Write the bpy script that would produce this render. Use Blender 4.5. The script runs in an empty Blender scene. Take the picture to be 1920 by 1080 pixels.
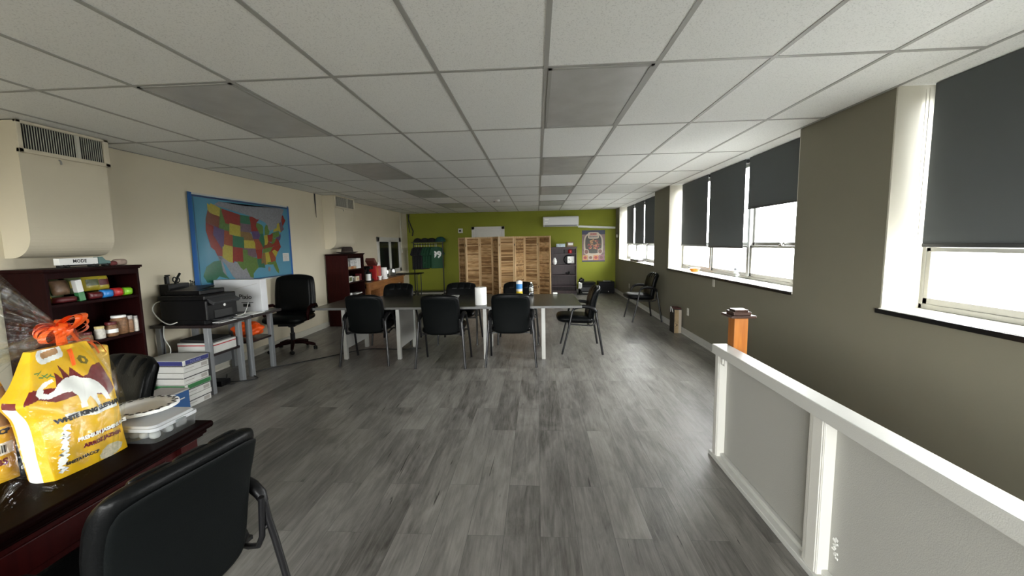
import bpy, math, random
from mathutils import Vector, Matrix, geometry
random.seed(7)
C = bpy.context.scene.collection
PI = math.pi
def V(*a): return Vector(a)

# ------------------------------------------------------------------ materials
def principled(name, col, rough=0.6, metal=0.0, spec=0.5, bump=0.0, bscale=60, var=0.0, vscale=6, coat=0.0, trans=0.0, sheen=0.0):
    m = bpy.data.materials.new(name); m.use_nodes = True
    nt = m.node_tree; b = nt.nodes['Principled BSDF']
    c = tuple(col) + (1,)
    b.inputs['Base Color'].default_value = c
    b.inputs['Roughness'].default_value = rough
    b.inputs['Metallic'].default_value = metal
    b.inputs['Specular IOR Level'].default_value = spec
    b.inputs['Coat Weight'].default_value = coat
    b.inputs['Transmission Weight'].default_value = trans
    if var or bump:
        tc = nt.nodes.new('ShaderNodeTexCoord')
    if var:
        n = nt.nodes.new('ShaderNodeTexNoise'); n.inputs['Scale'].default_value = vscale; n.inputs['Detail'].default_value = 5
        nt.links.new(tc.outputs['Object'], n.inputs['Vector'])
        r = nt.nodes.new('ShaderNodeValToRGB')
        r.color_ramp.elements[0].position = 0.3; r.color_ramp.elements[1].position = 0.7
        r.color_ramp.elements[0].color = tuple(max(0, x*(1-var)) for x in col) + (1,)
        r.color_ramp.elements[1].color = tuple(min(1, x*(1+var)) for x in col) + (1,)
        nt.links.new(n.outputs['Fac'], r.inputs['Fac']); nt.links.new(r.outputs['Color'], b.inputs['Base Color'])
    if bump:
        n2 = nt.nodes.new('ShaderNodeTexNoise'); n2.inputs['Scale'].default_value = bscale; n2.inputs['Detail'].default_value = 3
        nt.links.new(tc.outputs['Object'], n2.inputs['Vector'])
        bp = nt.nodes.new('ShaderNodeBump'); bp.inputs['Strength'].default_value = bump; bp.inputs['Distance'].default_value = 0.01
        nt.links.new(n2.outputs['Fac'], bp.inputs['Height']); nt.links.new(bp.outputs['Normal'], b.inputs['Normal'])
    return m

def wood(name, c1, c2, scale=3.0, axis='Z', rough=0.4, stretch=12, spec=0.5):
    m = bpy.data.materials.new(name); m.use_nodes = True
    nt = m.node_tree; b = nt.nodes['Principled BSDF']; b.inputs['Roughness'].default_value = rough; b.inputs['Specular IOR Level'].default_value = spec
    tc = nt.nodes.new('ShaderNodeTexCoord'); mp = nt.nodes.new('ShaderNodeMapping')
    s = [stretch, stretch, stretch]; s['XYZ'.index(axis)] = 1.0
    mp.inputs['Scale'].default_value = [x*scale for x in s]
    n = nt.nodes.new('ShaderNodeTexNoise'); n.inputs['Scale'].default_value = 1.0; n.inputs['Detail'].default_value = 6; n.inputs['Distortion'].default_value = 0.4
    r = nt.nodes.new('ShaderNodeValToRGB'); r.color_ramp.elements[0].position = 0.35; r.color_ramp.elements[1].position = 0.65
    r.color_ramp.elements[0].color = c1 + (1,); r.color_ramp.elements[1].color = c2 + (1,)
    nt.links.new(tc.outputs['Object'], mp.inputs['Vector']); nt.links.new(mp.outputs['Vector'], n.inputs['Vector'])
    nt.links.new(n.outputs['Fac'], r.inputs['Fac']); nt.links.new(r.outputs['Color'], b.inputs['Base Color'])
    return m

def floor_material():
    m = bpy.data.materials.new('grey_vinyl_planks'); m.use_nodes = True
    nt = m.node_tree; L = nt.links; N = nt.nodes.new; b = nt.nodes['Principled BSDF']
    tc = N('ShaderNodeTexCoord'); sep = N('ShaderNodeSeparateXYZ'); comb = N('ShaderNodeCombineXYZ')
    L.new(tc.outputs['Object'], sep.inputs[0]); L.new(sep.outputs['Y'], comb.inputs['X']); L.new(sep.outputs['X'], comb.inputs['Y'])
    br = N('ShaderNodeTexBrick'); br.offset = 0.37; br.offset_frequency = 2; br.squash = 1.0
    br.inputs['Scale'].default_value = 1.0; br.inputs['Brick Width'].default_value = 1.22; br.inputs['Row Height'].default_value = 0.19
    br.inputs['Mortar Size'].default_value = 0.0012; br.inputs['Mortar Smooth'].default_value = 0.4; br.inputs['Bias'].default_value = 0.0
    br.inputs['Color1'].default_value = (0.0, 0.0, 0.0, 1); br.inputs['Color2'].default_value = (1, 1, 1, 1); br.inputs['Mortar'].default_value = (0.35, 0.35, 0.35, 1)
    L.new(comb.outputs[0], br.inputs['Vector'])
    bw = N('ShaderNodeRGBToBW'); L.new(br.outputs['Color'], bw.inputs[0])
    # per-plank shift of the grain
    sh = N('ShaderNodeMath'); sh.operation = 'MULTIPLY'; sh.inputs[1].default_value = 37.0; L.new(bw.outputs[0], sh.inputs[0])
    ad = N('ShaderNodeCombineXYZ'); L.new(sh.outputs[0], ad.inputs['X']); L.new(sh.outputs[0], ad.inputs['Z'])
    va = N('ShaderNodeVectorMath'); va.operation = 'ADD'; L.new(tc.outputs['Object'], va.inputs[0]); L.new(ad.outputs[0], va.inputs[1])
    def noise(sx, sy, det, dist=0.3, rough=0.6):
        mp = N('ShaderNodeMapping'); mp.inputs['Scale'].default_value = (sx, sy, 1); L.new(va.outputs[0], mp.inputs['Vector'])
        n = N('ShaderNodeTexNoise'); n.inputs['Scale'].default_value = 1; n.inputs['Detail'].default_value = det; n.inputs['Distortion'].default_value = dist; n.inputs['Roughness'].default_value = rough
        L.new(mp.outputs[0], n.inputs['Vector']); return n
    g = noise(42, 3.0, 9, 0.8, 0.7); big = noise(5, 1.6, 5, 0.8); crk = noise(24, 1.3, 4, 1.6, 0.55)
    r0 = N('ShaderNodeValToRGB'); e = r0.color_ramp.elements
    e[0].position = 0.0; e[0].color = FC[0]; e[1].position = 1.0; e[1].color = FC[1]
    def mth(op, a, b_, clamp=False):
        x = N('ShaderNodeMath'); x.operation = op; x.use_clamp = clamp
        for i, q in enumerate((a, b_)):
            if isinstance(q, (int, float)): x.inputs[i].default_value = q
            else: L.new(q, x.inputs[i])
        return x.outputs[0]
    gg = mth('MULTIPLY', mth('SUBTRACT', g.outputs['Fac'], 0.5), 1.25)
    bb = mth('MULTIPLY', mth('SUBTRACT', big.outputs['Fac'], 0.5), 1.5)
    pp = mth('MULTIPLY', mth('SUBTRACT', bw.outputs[0], 0.5), 0.30)
    tot = mth('ADD', mth('ADD', gg, bb), mth('ADD', pp, 0.5), True)
    L.new(tot, r0.inputs['Fac'])
    rc = N('ShaderNodeValToRGB'); rc.color_ramp.elements[0].position = 0.275; rc.color_ramp.elements[0].color = (0.16, 0.15, 0.14, 1); rc.color_ramp.elements[1].position = 0.315; rc.color_ramp.elements[1].color = (1, 1, 1, 1)
    L.new(crk.outputs['Fac'], rc.inputs['Fac'])
    mx = N('ShaderNodeMix'); mx.data_type = 'RGBA'; mx.blend_type = 'MULTIPLY'; mx.inputs[0].default_value = 1.0
    L.new(r0.outputs['Color'], mx.inputs[6]); L.new(rc.outputs['Color'], mx.inputs[7])
    # seam darkening
    rs = N('ShaderNodeMix'); rs.data_type = 'RGBA'; rs.blend_type = 'MIX'
    L.new(br.outputs['Fac'], rs.inputs[0]); L.new(mx.outputs[2], rs.inputs[6]); rs.inputs[7].default_value = (0.06, 0.058, 0.055, 1)
    L.new(rs.outputs[2], b.inputs['Base Color'])
    b.inputs['Roughness'].default_value = 0.36; b.inputs['Specular IOR Level'].default_value = 0.5
    bp = N('ShaderNodeBump'); bp.inputs['Strength'].default_value = 0.25; bp.inputs['Distance'].default_value = 0.004
    L.new(tot, bp.inputs['Height']); L.new(bp.outputs['Normal'], b.inputs['Normal'])
    return m
FC = [(0.052, 0.048, 0.043, 1), (0.275, 0.263, 0.242, 1)]

def tile_material():
    m = principled('ceiling_tile', (0.66, 0.66, 0.63), 0.95, spec=0.1, bump=0.12, bscale=160)
    nt = m.node_tree; b = nt.nodes['Principled BSDF']
    tc = nt.nodes.new('ShaderNodeTexCoord'); n = nt.nodes.new('ShaderNodeTexNoise'); n.inputs['Scale'].default_value = 140; n.inputs['Detail'].default_value = 2
    nt.links.new(tc.outputs['Object'], n.inputs['Vector'])
    r = nt.nodes.new('ShaderNodeValToRGB'); r.color_ramp.elements[0].position = 0.32; r.color_ramp.elements[0].color = (0.67, 0.68, 0.665, 1)
    r.color_ramp.elements[1].position = 0.45; r.color_ramp.elements[1].color = (0.83, 0.84, 0.82, 1)
    nt.links.new(n.outputs['Fac'], r.inputs['Fac']); nt.links.new(r.outputs['Color'], b.inputs['Base Color'])
    return m

def glass_pane(name, tint=(1, 1, 1), frost=0.0, gloss=0.06, bump=0.0, bscale=40):
    m = bpy.data.materials.new(name); m.use_nodes = True
    nt = m.node_tree; nt.nodes.clear(); N = nt.nodes.new; L = nt.links
    out = N('ShaderNodeOutputMaterial'); t = N('ShaderNodeBsdfTransparent'); t.inputs[0].default_value = tint + (1,)
    g = N('ShaderNodeBsdfGlossy'); g.inputs['Roughness'].default_value = 0.08
    mix = N('ShaderNodeMixShader'); mix.inputs[0].default_value = gloss
    src = t
    if frost:
        tl = N('ShaderNodeBsdfTranslucent'); tl.inputs[0].default_value = tint + (1,)
        mf = N('ShaderNodeMixShader'); mf.inputs[0].default_value = frost
        L.new(t.outputs[0], mf.inputs[1]); L.new(tl.outputs[0], mf.inputs[2]); src = mf
    if bump:
        tc = N('ShaderNodeTexCoord'); n = N('ShaderNodeTexNoise'); n.inputs['Scale'].default_value = bscale; n.inputs['Detail'].default_value = 4; n.inputs['Distortion'].default_value = 1.5
        L.new(tc.outputs['Object'], n.inputs['Vector'])
        bp = N('ShaderNodeBump'); bp.inputs['Strength'].default_value = bump; bp.inputs['Distance'].default_value = 0.02
        L.new(n.outputs['Fac'], bp.inputs['Height']); L.new(bp.outputs['Normal'], g.inputs['Normal'])
    L.new(src.outputs[0], mix.inputs[1]); L.new(g.outputs[0], mix.inputs[2]); L.new(mix.outputs[0], out.inputs[0])
    return m

def P(name, *a, **k): return principled(name, *a, **k)
M = dict(
    floor=floor_material(), tile=tile_material(),
    tbar=P('ceiling_grid_bar', (0.36, 0.36, 0.34), 0.5),
    diffuser=P('grey_prismatic_diffuser', (0.46, 0.46, 0.45), 0.35, bump=0.15, bscale=120, var=0.10, vscale=5),
    cream=P('cream_wall_paint', (0.66, 0.60, 0.46), 0.75, spec=0.25, bump=0.06, bscale=35, var=0.04, vscale=1.2),
    taupe=P('taupe_wall_paint', (0.215, 0.202, 0.152), 0.7, spec=0.3, bump=0.06, bscale=30, var=0.05, vscale=1.0),
    green=P('olive_green_paint', (0.24, 0.26, 0.022), 0.65, spec=0.3, bump=0.05, bscale=35, var=0.05, vscale=1.5),
    white=P('white_gloss_paint', (0.66, 0.65, 0.605), 0.4, spec=0.4, bump=0.04, bscale=40),
    offwhite=P('off_white_paint', (0.58, 0.56, 0.48), 0.5, spec=0.4),
    sashpaint=P('grey_sash_paint', (0.27, 0.262, 0.23), 0.5, spec=0.3),  # one even grey for the sashes, darker than the off-white trim
    trimgrey=P('pale_grey_trim_paint', (0.56, 0.56, 0.53), 0.45, bump=0.12, bscale=220),
    panelgrey=P('grey_panel_paint', (0.40, 0.396, 0.366), 0.6, bump=0.15, bscale=260),
    blackedge=P('black_sill_edge', (0.006, 0.006, 0.006), 0.3),
    blind=P('grey_blind_fabric', (0.095, 0.104, 0.108), 0.85, spec=0.2, bump=0.08, bscale=500),
    alu=P('grey_aluminium', (0.38, 0.38, 0.36), 0.35, 0.6),
    leather=P('black_leather', (0.003, 0.0034, 0.0036), 0.36, spec=0.12, bump=0.12, bscale=90),
    leatherback=P('black_vinyl_back', (0.0035, 0.0045, 0.0046), 0.5, spec=0.10, bump=0.1, bscale=300),
    blackmetal=P('black_metal', (0.008, 0.008, 0.009), 0.28, spec=0.5),
    blackplastic=P('black_plastic', (0.004, 0.004, 0.0045), 0.38, spec=0.2, bump=0.03, bscale=300),
    darkgrey=P('dark_grey_plastic', (0.035, 0.036, 0.038), 0.4),
    maho=wood('dark_mahogany', (0.009, 0.0014, 0.0014), (0.014, 0.002, 0.002), 3, 'Z', 0.5, spec=0.06),
    mahoy=wood('mahogany_top', (0.003, 0.0006, 0.0005), (0.0055, 0.0009, 0.0008), 3, 'Y', 0.55, spec=0.03),
    mahored=wood('red_mahogany', (0.022, 0.0018, 0.0018), (0.032, 0.0028, 0.0026), 3, 'Z', 0.45, spec=0.12),
    espresso=wood('espresso_wood', (0.050, 0.030, 0.033), (0.072, 0.045, 0.048), 3, 'Z', 0.4),
    tabletop=wood('grey_wood_laminate', (0.022, 0.0205, 0.0175), (0.034, 0.032, 0.028), 2, 'X', 0.26, spec=0.4),
    tableedge=P('grey_table_edge', (0.11, 0.11, 0.105), 0.4),
    legwhite=P('silver_grey_leg', (0.50, 0.50, 0.47), 0.4, 0.1),
    leggrey=P('grey_leg', (0.22, 0.23, 0.24), 0.45, 0.1),
    deskblack=P('dark_wenge_top', (0.018, 0.012, 0.012), 0.35),
    oak=wood('honey_oak', (0.20, 0.078, 0.022), (0.30, 0.125, 0.038), 3, 'Y', 0.4),
    newel=wood('orange_newel_wood', (0.30, 0.095, 0.012), (0.40, 0.14, 0.02), 4, 'Z', 0.35),
    newelcap=P('dark_brown_cap', (0.05, 0.025, 0.018), 0.25, coat=0.4),
    louver=wood('louver_pine', (0.36, 0.20, 0.08), (0.70, 0.46, 0.23), 1.3, 'X', 0.55, 14), louverd=wood('louver_pine_dark', (0.20, 0.10, 0.035), (0.40, 0.23, 0.10), 1.3, 'X', 0.55, 14), louverl=wood('louver_pine_light', (0.50, 0.32, 0.15), (0.76, 0.54, 0.30), 1.3, 'X', 0.55, 14),
    stile=wood('pale_pine_stile', (0.55, 0.37, 0.18), (0.72, 0.51, 0.29), 3, 'Z', 0.55),
    paper=P('white_paper', (0.88, 0.88, 0.86), 0.8),
    cardwhite=P('white_cardboard', (0.56, 0.56, 0.53), 0.7, var=0.05, vscale=8),
    navy=P('navy_print', (0.030, 0.035, 0.16), 0.6), greenp=P('green_print', (0.03, 0.16, 0.05), 0.6), blackp=P('black_print', (0.01, 0.01, 0.01), 0.6),
    bluebox=P('blue_box', (0.02, 0.08, 0.22), 0.55), redp=P('red_print', (0.42, 0.015, 0.02), 0.55), whitep=P('white_print', (0.85, 0.85, 0.82), 0.5),
    orange=P('orange_plastic_bag', (0.85, 0.10, 0.01), 0.35, bump=0.4, bscale=25), ribbon=P('orange_ribbon', (0.90, 0.13, 0.015), 0.3, spec=0.6, bump=0.2, bscale=40),
    yellow=P('yellow_rice_bag', (0.80, 0.47, 0.012), 0.28, spec=0.6, bump=0.22, bscale=22), maroon=P('maroon_print', (0.17, 0.010, 0.014), 0.35),
    tan=P('tan_print', (0.40, 0.22, 0.10), 0.5, var=0.3, vscale=14), gold=P('gold_foil', (0.65, 0.40, 0.05), 0.3, 0.3, bump=0.5, bscale=40),
    grain=P('rice_grain_print', (0.62, 0.55, 0.40), 0.5, var=0.2, vscale=120),
    cello=glass_pane('cellophane', (0.97, 0.98, 0.97), 0.0, 0.07, 1.0, 14),
    glass=glass_pane('clear_pane', (0.96, 0.97, 0.97), 0.0, 0.05), obscure=glass_pane('obscure_pane', (0.97, 0.98, 0.98), 0.15, 0.05, 0.8, 60),
    clear=glass_pane('clear_plastic', (0.84, 0.86, 0.86), 0.28, 0.14), bottle=glass_pane('bottle_plastic', (0.90, 0.93, 0.94), 0.0, 0.16),
    darkglass=P('dark_window_glass', (0.012, 0.012, 0.010), 0.12), frosted=P('frosted_lid', (0.60, 0.62, 0.64), 0.35, trans=0.25),
    plate=P('white_paper_plate', (0.80, 0.80, 0.78), 0.5), silver=P('silver_part', (0.5, 0.5, 0.5), 0.25, 0.9),
    brown=P('brown_felt', (0.028, 0.018, 0.014), 0.9), jersey=P('green_jersey', (0.008, 0.060, 0.024), 0.75, bump=0.2, bscale=18), darkcloth=P('black_cloth', (0.012, 0.012, 0.014), 0.9, bump=0.3, bscale=25),
    teal=P('teal_cap', (0.01, 0.07, 0.06), 0.8), tealpaint=P('teal_truck_paint', (0.05, 0.14, 0.13), 0.35),
    mapblue=P('map_sea_blue', (0.075, 0.24, 0.35), 0.16, spec=0.6, bump=0.5, bscale=3.0), mapframe=P('map_border_blue', (0.012, 0.11, 0.36), 0.3),
    wire=P('black_cable', (0.01, 0.01, 0.01), 0.5), whitewire=P('white_cable', (0.75, 0.75, 0.72), 0.5),
    acwhite=P('air_conditioner_white', (0.66, 0.67, 0.66), 0.35), thread=P('stitching', (0.25, 0.25, 0.25), 0.6),
    wipeblue=P('wipes_blue', (0.03, 0.22, 0.55), 0.4), wipeyellow=P('wipes_yellow', (0.85, 0.62, 0.03), 0.4),
    jarbrown=P('brown_jar_contents', (0.20, 0.10, 0.045), 0.5, var=0.4, vscale=60), jarwhite=P('white_jar_contents', (0.55, 0.52, 0.46), 0.5, var=0.2, vscale=60),
    lime=P('lime_packet', (0.22, 0.55, 0.02), 0.35, bump=0.4, bscale=25), bluepk=P('blue_packet', (0.02, 0.20, 0.55), 0.35, bump=0.4, bscale=25), redpk=P('red_packet', (0.45, 0.02, 0.02), 0.35, bump=0.4, bscale=25),
    darkredpk=P('dark_red_packet', (0.10, 0.010, 0.012), 0.4, bump=0.4, bscale=25), yellowpk=P('yellow_noodle_packet', (0.42, 0.34, 0.03), 0.3, bump=0.4, bscale=30), olivepk=P('olive_noodle_packet', (0.10, 0.12, 0.05), 0.3, bump=0.4, bscale=30), greenpk=P('green_packet', (0.05, 0.22, 0.08), 0.35, bump=0.4, bscale=30),
    greycard=P('grey_card', (0.36, 0.34, 0.31), 0.7),
)

# ------------------------------------------------------------------ mesh builder
class MB:
    def __init__(s): s.v = []; s.f = []; s.m = []; s.sm = []
    def add(s, vs, fs, m=0, smooth=False):
        o = len(s.v); s.v += [tuple(q) for q in vs]
        for f in fs: s.f.append(tuple(o+i for i in f)); s.m.append(m); s.sm.append(smooth)
        return s
    def box(s, x0, x1, y0, y1, z0, z1, m=0, R=None, c=None):
        vs = [V(x, y, z) for z in (z0, z1) for y in (y0, y1) for x in (x0, x1)]
        if R is not None:
            c = V(*c) if c is not None else V((x0+x1)/2, (y0+y1)/2, (z0+z1)/2)
            vs = [R @ (q-c) + c for q in vs]
        return s.add(vs, [(0, 2, 3, 1), (4, 5, 7, 6), (0, 1, 5, 4), (2, 6, 7, 3), (0, 4, 6, 2), (1, 3, 7, 5)], m)
    def tube(s, pts, r, n=10, m=0, closed=False, flat=1.0):
        pts = [V(*p) for p in pts]; k = len(pts); rings = []; up = None
        for i, p in enumerate(pts):
            if closed: t = pts[(i+1) % k]-pts[i-1]
            else: t = pts[min(i+1, k-1)]-pts[max(i-1, 0)]
            t.normalize()
            if up is None: up = t.orthogonal().normalized()
            up = (up - t*up.dot(t)).normalized(); bi = t.cross(up)
            rr = r[i] if isinstance(r, (list, tuple)) else r
            rings.append([p+(up*math.cos(a)*rr+bi*math.sin(a)*rr*flat) for a in (2*PI*j/n for j in range(n))])
        vs = [q for R in rings for q in R]; fs = []
        for i in range(k if closed else k-1):
            for j in range(n):
                a = i*n; b = ((i+1) % k)*n
                fs.append((a+j, a+(j+1) % n, b+(j+1) % n, b+j))
        s.add(vs, fs, m, True)
        if not closed: s.add(rings[0], [tuple(range(n))[::-1]], m); s.add(rings[-1], [tuple(range(n))], m)
        return s
    def lathe(s, prof, c, n=24, m=0, axis=None):
        c = V(*c); vs = []; fs = []
        for r, z in prof:
            for j in range(n):
                a = 2*PI*j/n; q = V(r*math.cos(a), r*math.sin(a), z)
                if axis is not None: q = axis @ q
                vs.append(c+q)
        k = len(prof)
        for i in range(k-1):
            for j in range(n): fs.append((i*n+j, i*n+(j+1) % n, (i+1)*n+(j+1) % n, (i+1)*n+j))
        s.add(vs, fs, m, True)
        if prof[0][0] > 1e-6: s.add(vs[:n], [tuple(range(n))[::-1]], m)
        if prof[-1][0] > 1e-6: s.add(vs[-n:], [tuple(range(n))], m)
        return s
    def grid(s, fn, nu, nv, m=0, smooth=True, mfn=None):
        vs = [fn(i/nu, j/nv) for j in range(nv+1) for i in range(nu+1)]
        o = len(s.v); s.v += [tuple(q) for q in vs]
        for j in range(nv):
            for i in range(nu):
                a = o+j*(nu+1)+i; s.f.append((a, a+1, a+nu+2, a+nu+1)); s.sm.append(smooth)
                s.m.append(mfn((i+.5)/nu, (j+.5)/nv) if mfn else m)
        return s
    def pad(s, frame, w, h, th, r=0.12, n=16, m=0, e=6, puff=0.45, back=1.0):
        for sg in (1, -1):
            def fn(i, j, sg=sg):
                u = 2*i-1; v = 2*j-1
                a = u*w/2*(1-r*v**6); b = v*h/2*(1-r*u**6)
                c = th/2*max(0, (1-abs(u)**e)*(1-abs(v)**e))**puff*(1 if sg > 0 else -back)
                return frame(a, b, c)
            # denser sampling at the rim
            def g(i, j, fn=fn):
                q = lambda t: 0.5-0.5*math.cos(PI*t)
                ii, jj = q(i), q(j)
                return fn(ii, jj) if sg > 0 else fn(1-ii, jj)
            s.grid(g, n, n, m)
        return s
    def poly(s, pts, fn, m=0, depth=0.0):
        tri = geometry.tessellate_polygon([[V(p[0], p[1], 0) for p in pts]])
        s.add([fn(p[0], p[1]) for p in pts], [t if True else t for t in tri], m)
        return s
    def text(s, txt, size, fn, m=0, bold=0.0):
        cu = bpy.data.curves.new('tmp_text', 'FONT'); cu.body = txt; cu.size = size; cu.align_x = 'CENTER'; cu.align_y = 'CENTER'; cu.resolution_u = 2; cu.offset = bold
        ob = bpy.data.objects.new('tmp_text', cu); C.objects.link(ob)
        bpy.context.view_layer.update()
        me = bpy.data.meshes.new_from_object(ob.evaluated_get(bpy.context.evaluated_depsgraph_get()))
        s.add([fn(q.co.x, q.co.y) for q in me.vertices], [tuple(p.vertices) for p in me.polygons], m)
        bpy.data.objects.remove(ob); bpy.data.curves.remove(cu); bpy.data.meshes.remove(me)
        return s
    def build(s, name, mats, parent=None, bevel=0.0, world=True, seg=2, fix=True):
        me = bpy.data.meshes.new(name)
        off = V(0, 0, 0); p = parent
        if world:
            while p is not None: off += p.location; p = p.parent
        me.from_pydata([V(*q)-off for q in s.v], [], s.f)
        if not isinstance(mats, (list, tuple)): mats = [mats]
        for x in mats: me.materials.append(M[x] if isinstance(x, str) else x)
        for i, p in enumerate(me.polygons): p.material_index = s.m[i]; p.use_smooth = s.sm[i]
        me.update()
        ob = bpy.data.objects.new(name, me); C.objects.link(ob); ob.parent = parent
        if bevel:
            b = ob.modifiers.new('b', 'BEVEL'); b.width = bevel; b.segments = seg; b.limit_method = 'ANGLE'; b.angle_limit = 0.7
        return ob

def tag(o, label=None, cat=None, group=None, kind=None):
    if label: o['label'] = label
    if cat: o['category'] = cat
    if group: o['group'] = group
    if kind: o['kind'] = kind
    return o
def thing(name, label, cat, loc, rot=0.0, group=None, kind=None):
    o = bpy.data.objects.new(name, None); C.objects.link(o); o.location = loc; o.rotation_euler = (0, 0, rot)
    o.empty_display_size = 0.1
    return tag(o, label, cat, group, kind)
def copy_tree(o, label=None, loc=None, rot=None, group=None):
    c = o.copy(); C.objects.link(c)
    if label: c['label'] = label
    if group: c['group'] = group
    if loc is not None: c.location = loc
    if rot is not None: c.rotation_euler = (0, 0, rot)
    for ch in list(o.children):
        d = ch.copy(); C.objects.link(d); d.parent = c
        for g in list(ch.children):
            e = g.copy(); C.objects.link(e); e.parent = d
    return c
def Rz(a): return Matrix.Rotation(a, 3, 'Z')
def Rx(a): return Matrix.Rotation(a, 3, 'X')
def Ry(a): return Matrix.Rotation(a, 3, 'Y')

# ------------------------------------------------------------------ room constants (metres)
XL, XR, YB, YF, H = -4.0, 2.36, 12.65, -4.2, 2.481
SILL = 1.02
WIN = [(8.53, 12.10), (3.95, 7.62), (-0.70, 2.97)]       # window openings along the right wall
BAYS = [(8.53, 10.05, 11.08, 12.10), (3.95, 5.27, 6.38, 7.62), (-0.70, 0.52, 1.74, 2.97)]

# ------------------------------------------------------------------ shell
def S(name, mb, mats, **k): return tag(mb.build(name, mats, **k), kind='structure')
S('floor', MB().box(XL-.3, XR+.35, YF-.2, YB+.2, -.12, 0), 'floor')
S('wall_left', MB().box(XL-.25, XL, YF-.2, YB+.2, 0, H+.1), 'cream')
S('wall_back', MB().box(XL-.25, XR+.35, YB, YB+.2, 0, H+.1), 'green')
FILL_WIN = (-3.3, 1.0, .70, 2.25)                                # unseen window added behind the camera to supply fill light
S('wall_front', MB().box(XL-.25, FILL_WIN[0], YF-.2, YF, 0, H+.1).box(FILL_WIN[1], XR+.35, YF-.2, YF, 0, H+.1).box(FILL_WIN[0], FILL_WIN[1], YF-.2, YF, 0, FILL_WIN[2]).box(FILL_WIN[0], FILL_WIN[1], YF-.2, YF, FILL_WIN[3], H+.1), 'cream')
wr = MB().box(XR, XR+.33, YF-.2, YB+.2, 0, SILL-.03)
ys = [YF-.2] + [y for w in reversed(WIN) for y in w] + [YB+.2]
for a, b in zip(ys[0::2], ys[1::2]): wr.box(XR, XR+.33, a, b, SILL-.03, H+.1)
S('wall_right', wr, 'taupe')
# ceiling: tiles with a dropped T-bar grid, 2 ft x 4 ft
X0, Y0, TW, TD = -0.546, 2.416, 0.6096, 1.2192
ce = MB().box(XL-.25, XR+.35, YF-.2, YB+.2, H, H+.12, 0)
i = -6
for i in range(-6, 6):
    x = X0+i*TW
    if XL+.02 < x < XR-.02: ce.box(x-.012, x+.012, YF, YB, H-.004, H+.002, 1)
for j in range(-6, 9):
    y = Y0+j*TD
    if YF < y < YB-.02: ce.box(XL, XR, y-.012, y+.012, H-.0035, H+.002, 1)
for a, b, c, d in ((XL, XL+.022, YF, YB), (XR-.022, XR, YF, YB), (XL, XR, YB-.022, YB)): ce.box(a, b, c, d, H-.004, H+.002, 1)
S('ceiling', ce, ['tile', 'tbar'])
S('baseboard_left', MB().box(XL, XL+.016, YF, YB, 0, .10).box(XL, XL+.022, YF, YB, 0, .025), 'offwhite', bevel=.003)
S('baseboard_right', MB().box(XR-.016, XR, YF, YB, 0, .10).box(XR-.024, XR, YF, YB, 0, .025), 'trimgrey', bevel=.003)
S('baseboard_back', MB().box(XL, XR, YB-.016, YB, 0, .10), 'offwhite', bevel=.003)

# windows of the right wall: recess lining, frame, mullions, sashes, panes, sill
XW = XR+.24
for wi, ((ya, yb), bays) in enumerate(zip(WIN, BAYS)):
    w = thing('window_%d' % (wi+1), None, None, (XR+.2, (ya+yb)/2, SILL)); tag(w, kind='structure')
    MB().box(XR+.002, XW, ya, ya+.012, SILL, H).box(XR+.002, XW, yb-.012, yb, SILL, H).build('jamb_lining', 'offwhite', w)
    MB().box(XR-.012, XR+.33, ya-.0, yb+.0, SILL-.026, SILL).build('sill', 'white', w, bevel=.003)
    MB().box(XR-.022, XR-.010, ya-.0, yb+.012, SILL-.034, SILL-.004).build('sill_edge', 'blackedge', w)
    MB().box(XW, XR+.33, ya, yb, SILL, SILL+.035).box(XW, XR+.33, ya, yb, H-.04, H).box(XW, XR+.33, ya, ya+.035, SILL, H).box(XW, XR+.33, yb-.035, yb, SILL, H).build('window_frame', 'sashpaint', w, bevel=.004)
    for y in bays[1:3]: MB().box(XW-.01, XR+.33, y-.028, y+.028, SILL+.035, H-.04).build('mullion', 'alu', w, bevel=.004)
    for k, (a, b) in enumerate(zip(bays[:-1], bays[1:])):
        a += .03; b -= .03
        sa = MB()
        for z0, z1 in ((SILL+.035, SILL+.075), (1.405, 1.432)): sa.box(XW+.005, XW+.035, a, b, z0, z1)
        for y0, y1 in ((a, a+.035), (b-.035, b)): sa.box(XW+.005, XW+.035, y0, y1, SILL+.035, 1.432)
        lo = sa.build('lower_sash', 'sashpaint', w, bevel=.003)
        sb = MB()
        for z0, z1 in ((1.432, 1.47), (H-.08, H-.04)): sb.box(XW+.035, XW+.065, a, b, z0, z1)
        for y0, y1 in ((a, a+.035), (b-.035, b)): sb.box(XW+.035, XW+.065, y0, y1, 1.432, H-.04)
        up = sb.build('upper_sash', 'alu' if wi == 1 and k == 0 else 'sashpaint', w, bevel=.003)
        MB().box(XW+.018, XW+.022, a+.035, b-.035, SILL+.075, 1.405).build('lower_pane', 'obscure', w)
        MB().box(XW+.048, XW+.052, a+.035, b-.035, 1.47, H-.08).build('upper_pane', 'glass', w)
        if wi == 1 and k == 0:
            MB().box(XW-.004, XW+.03, (a+b)/2-.03, (a+b)/2+.03, 1.433, 1.447).lathe([(.012, 0), (.012, .02), (.004, .025)], (XW+.01, (a+b)/2, 1.447), 10).build('sash_lock', 'silver', w)

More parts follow.
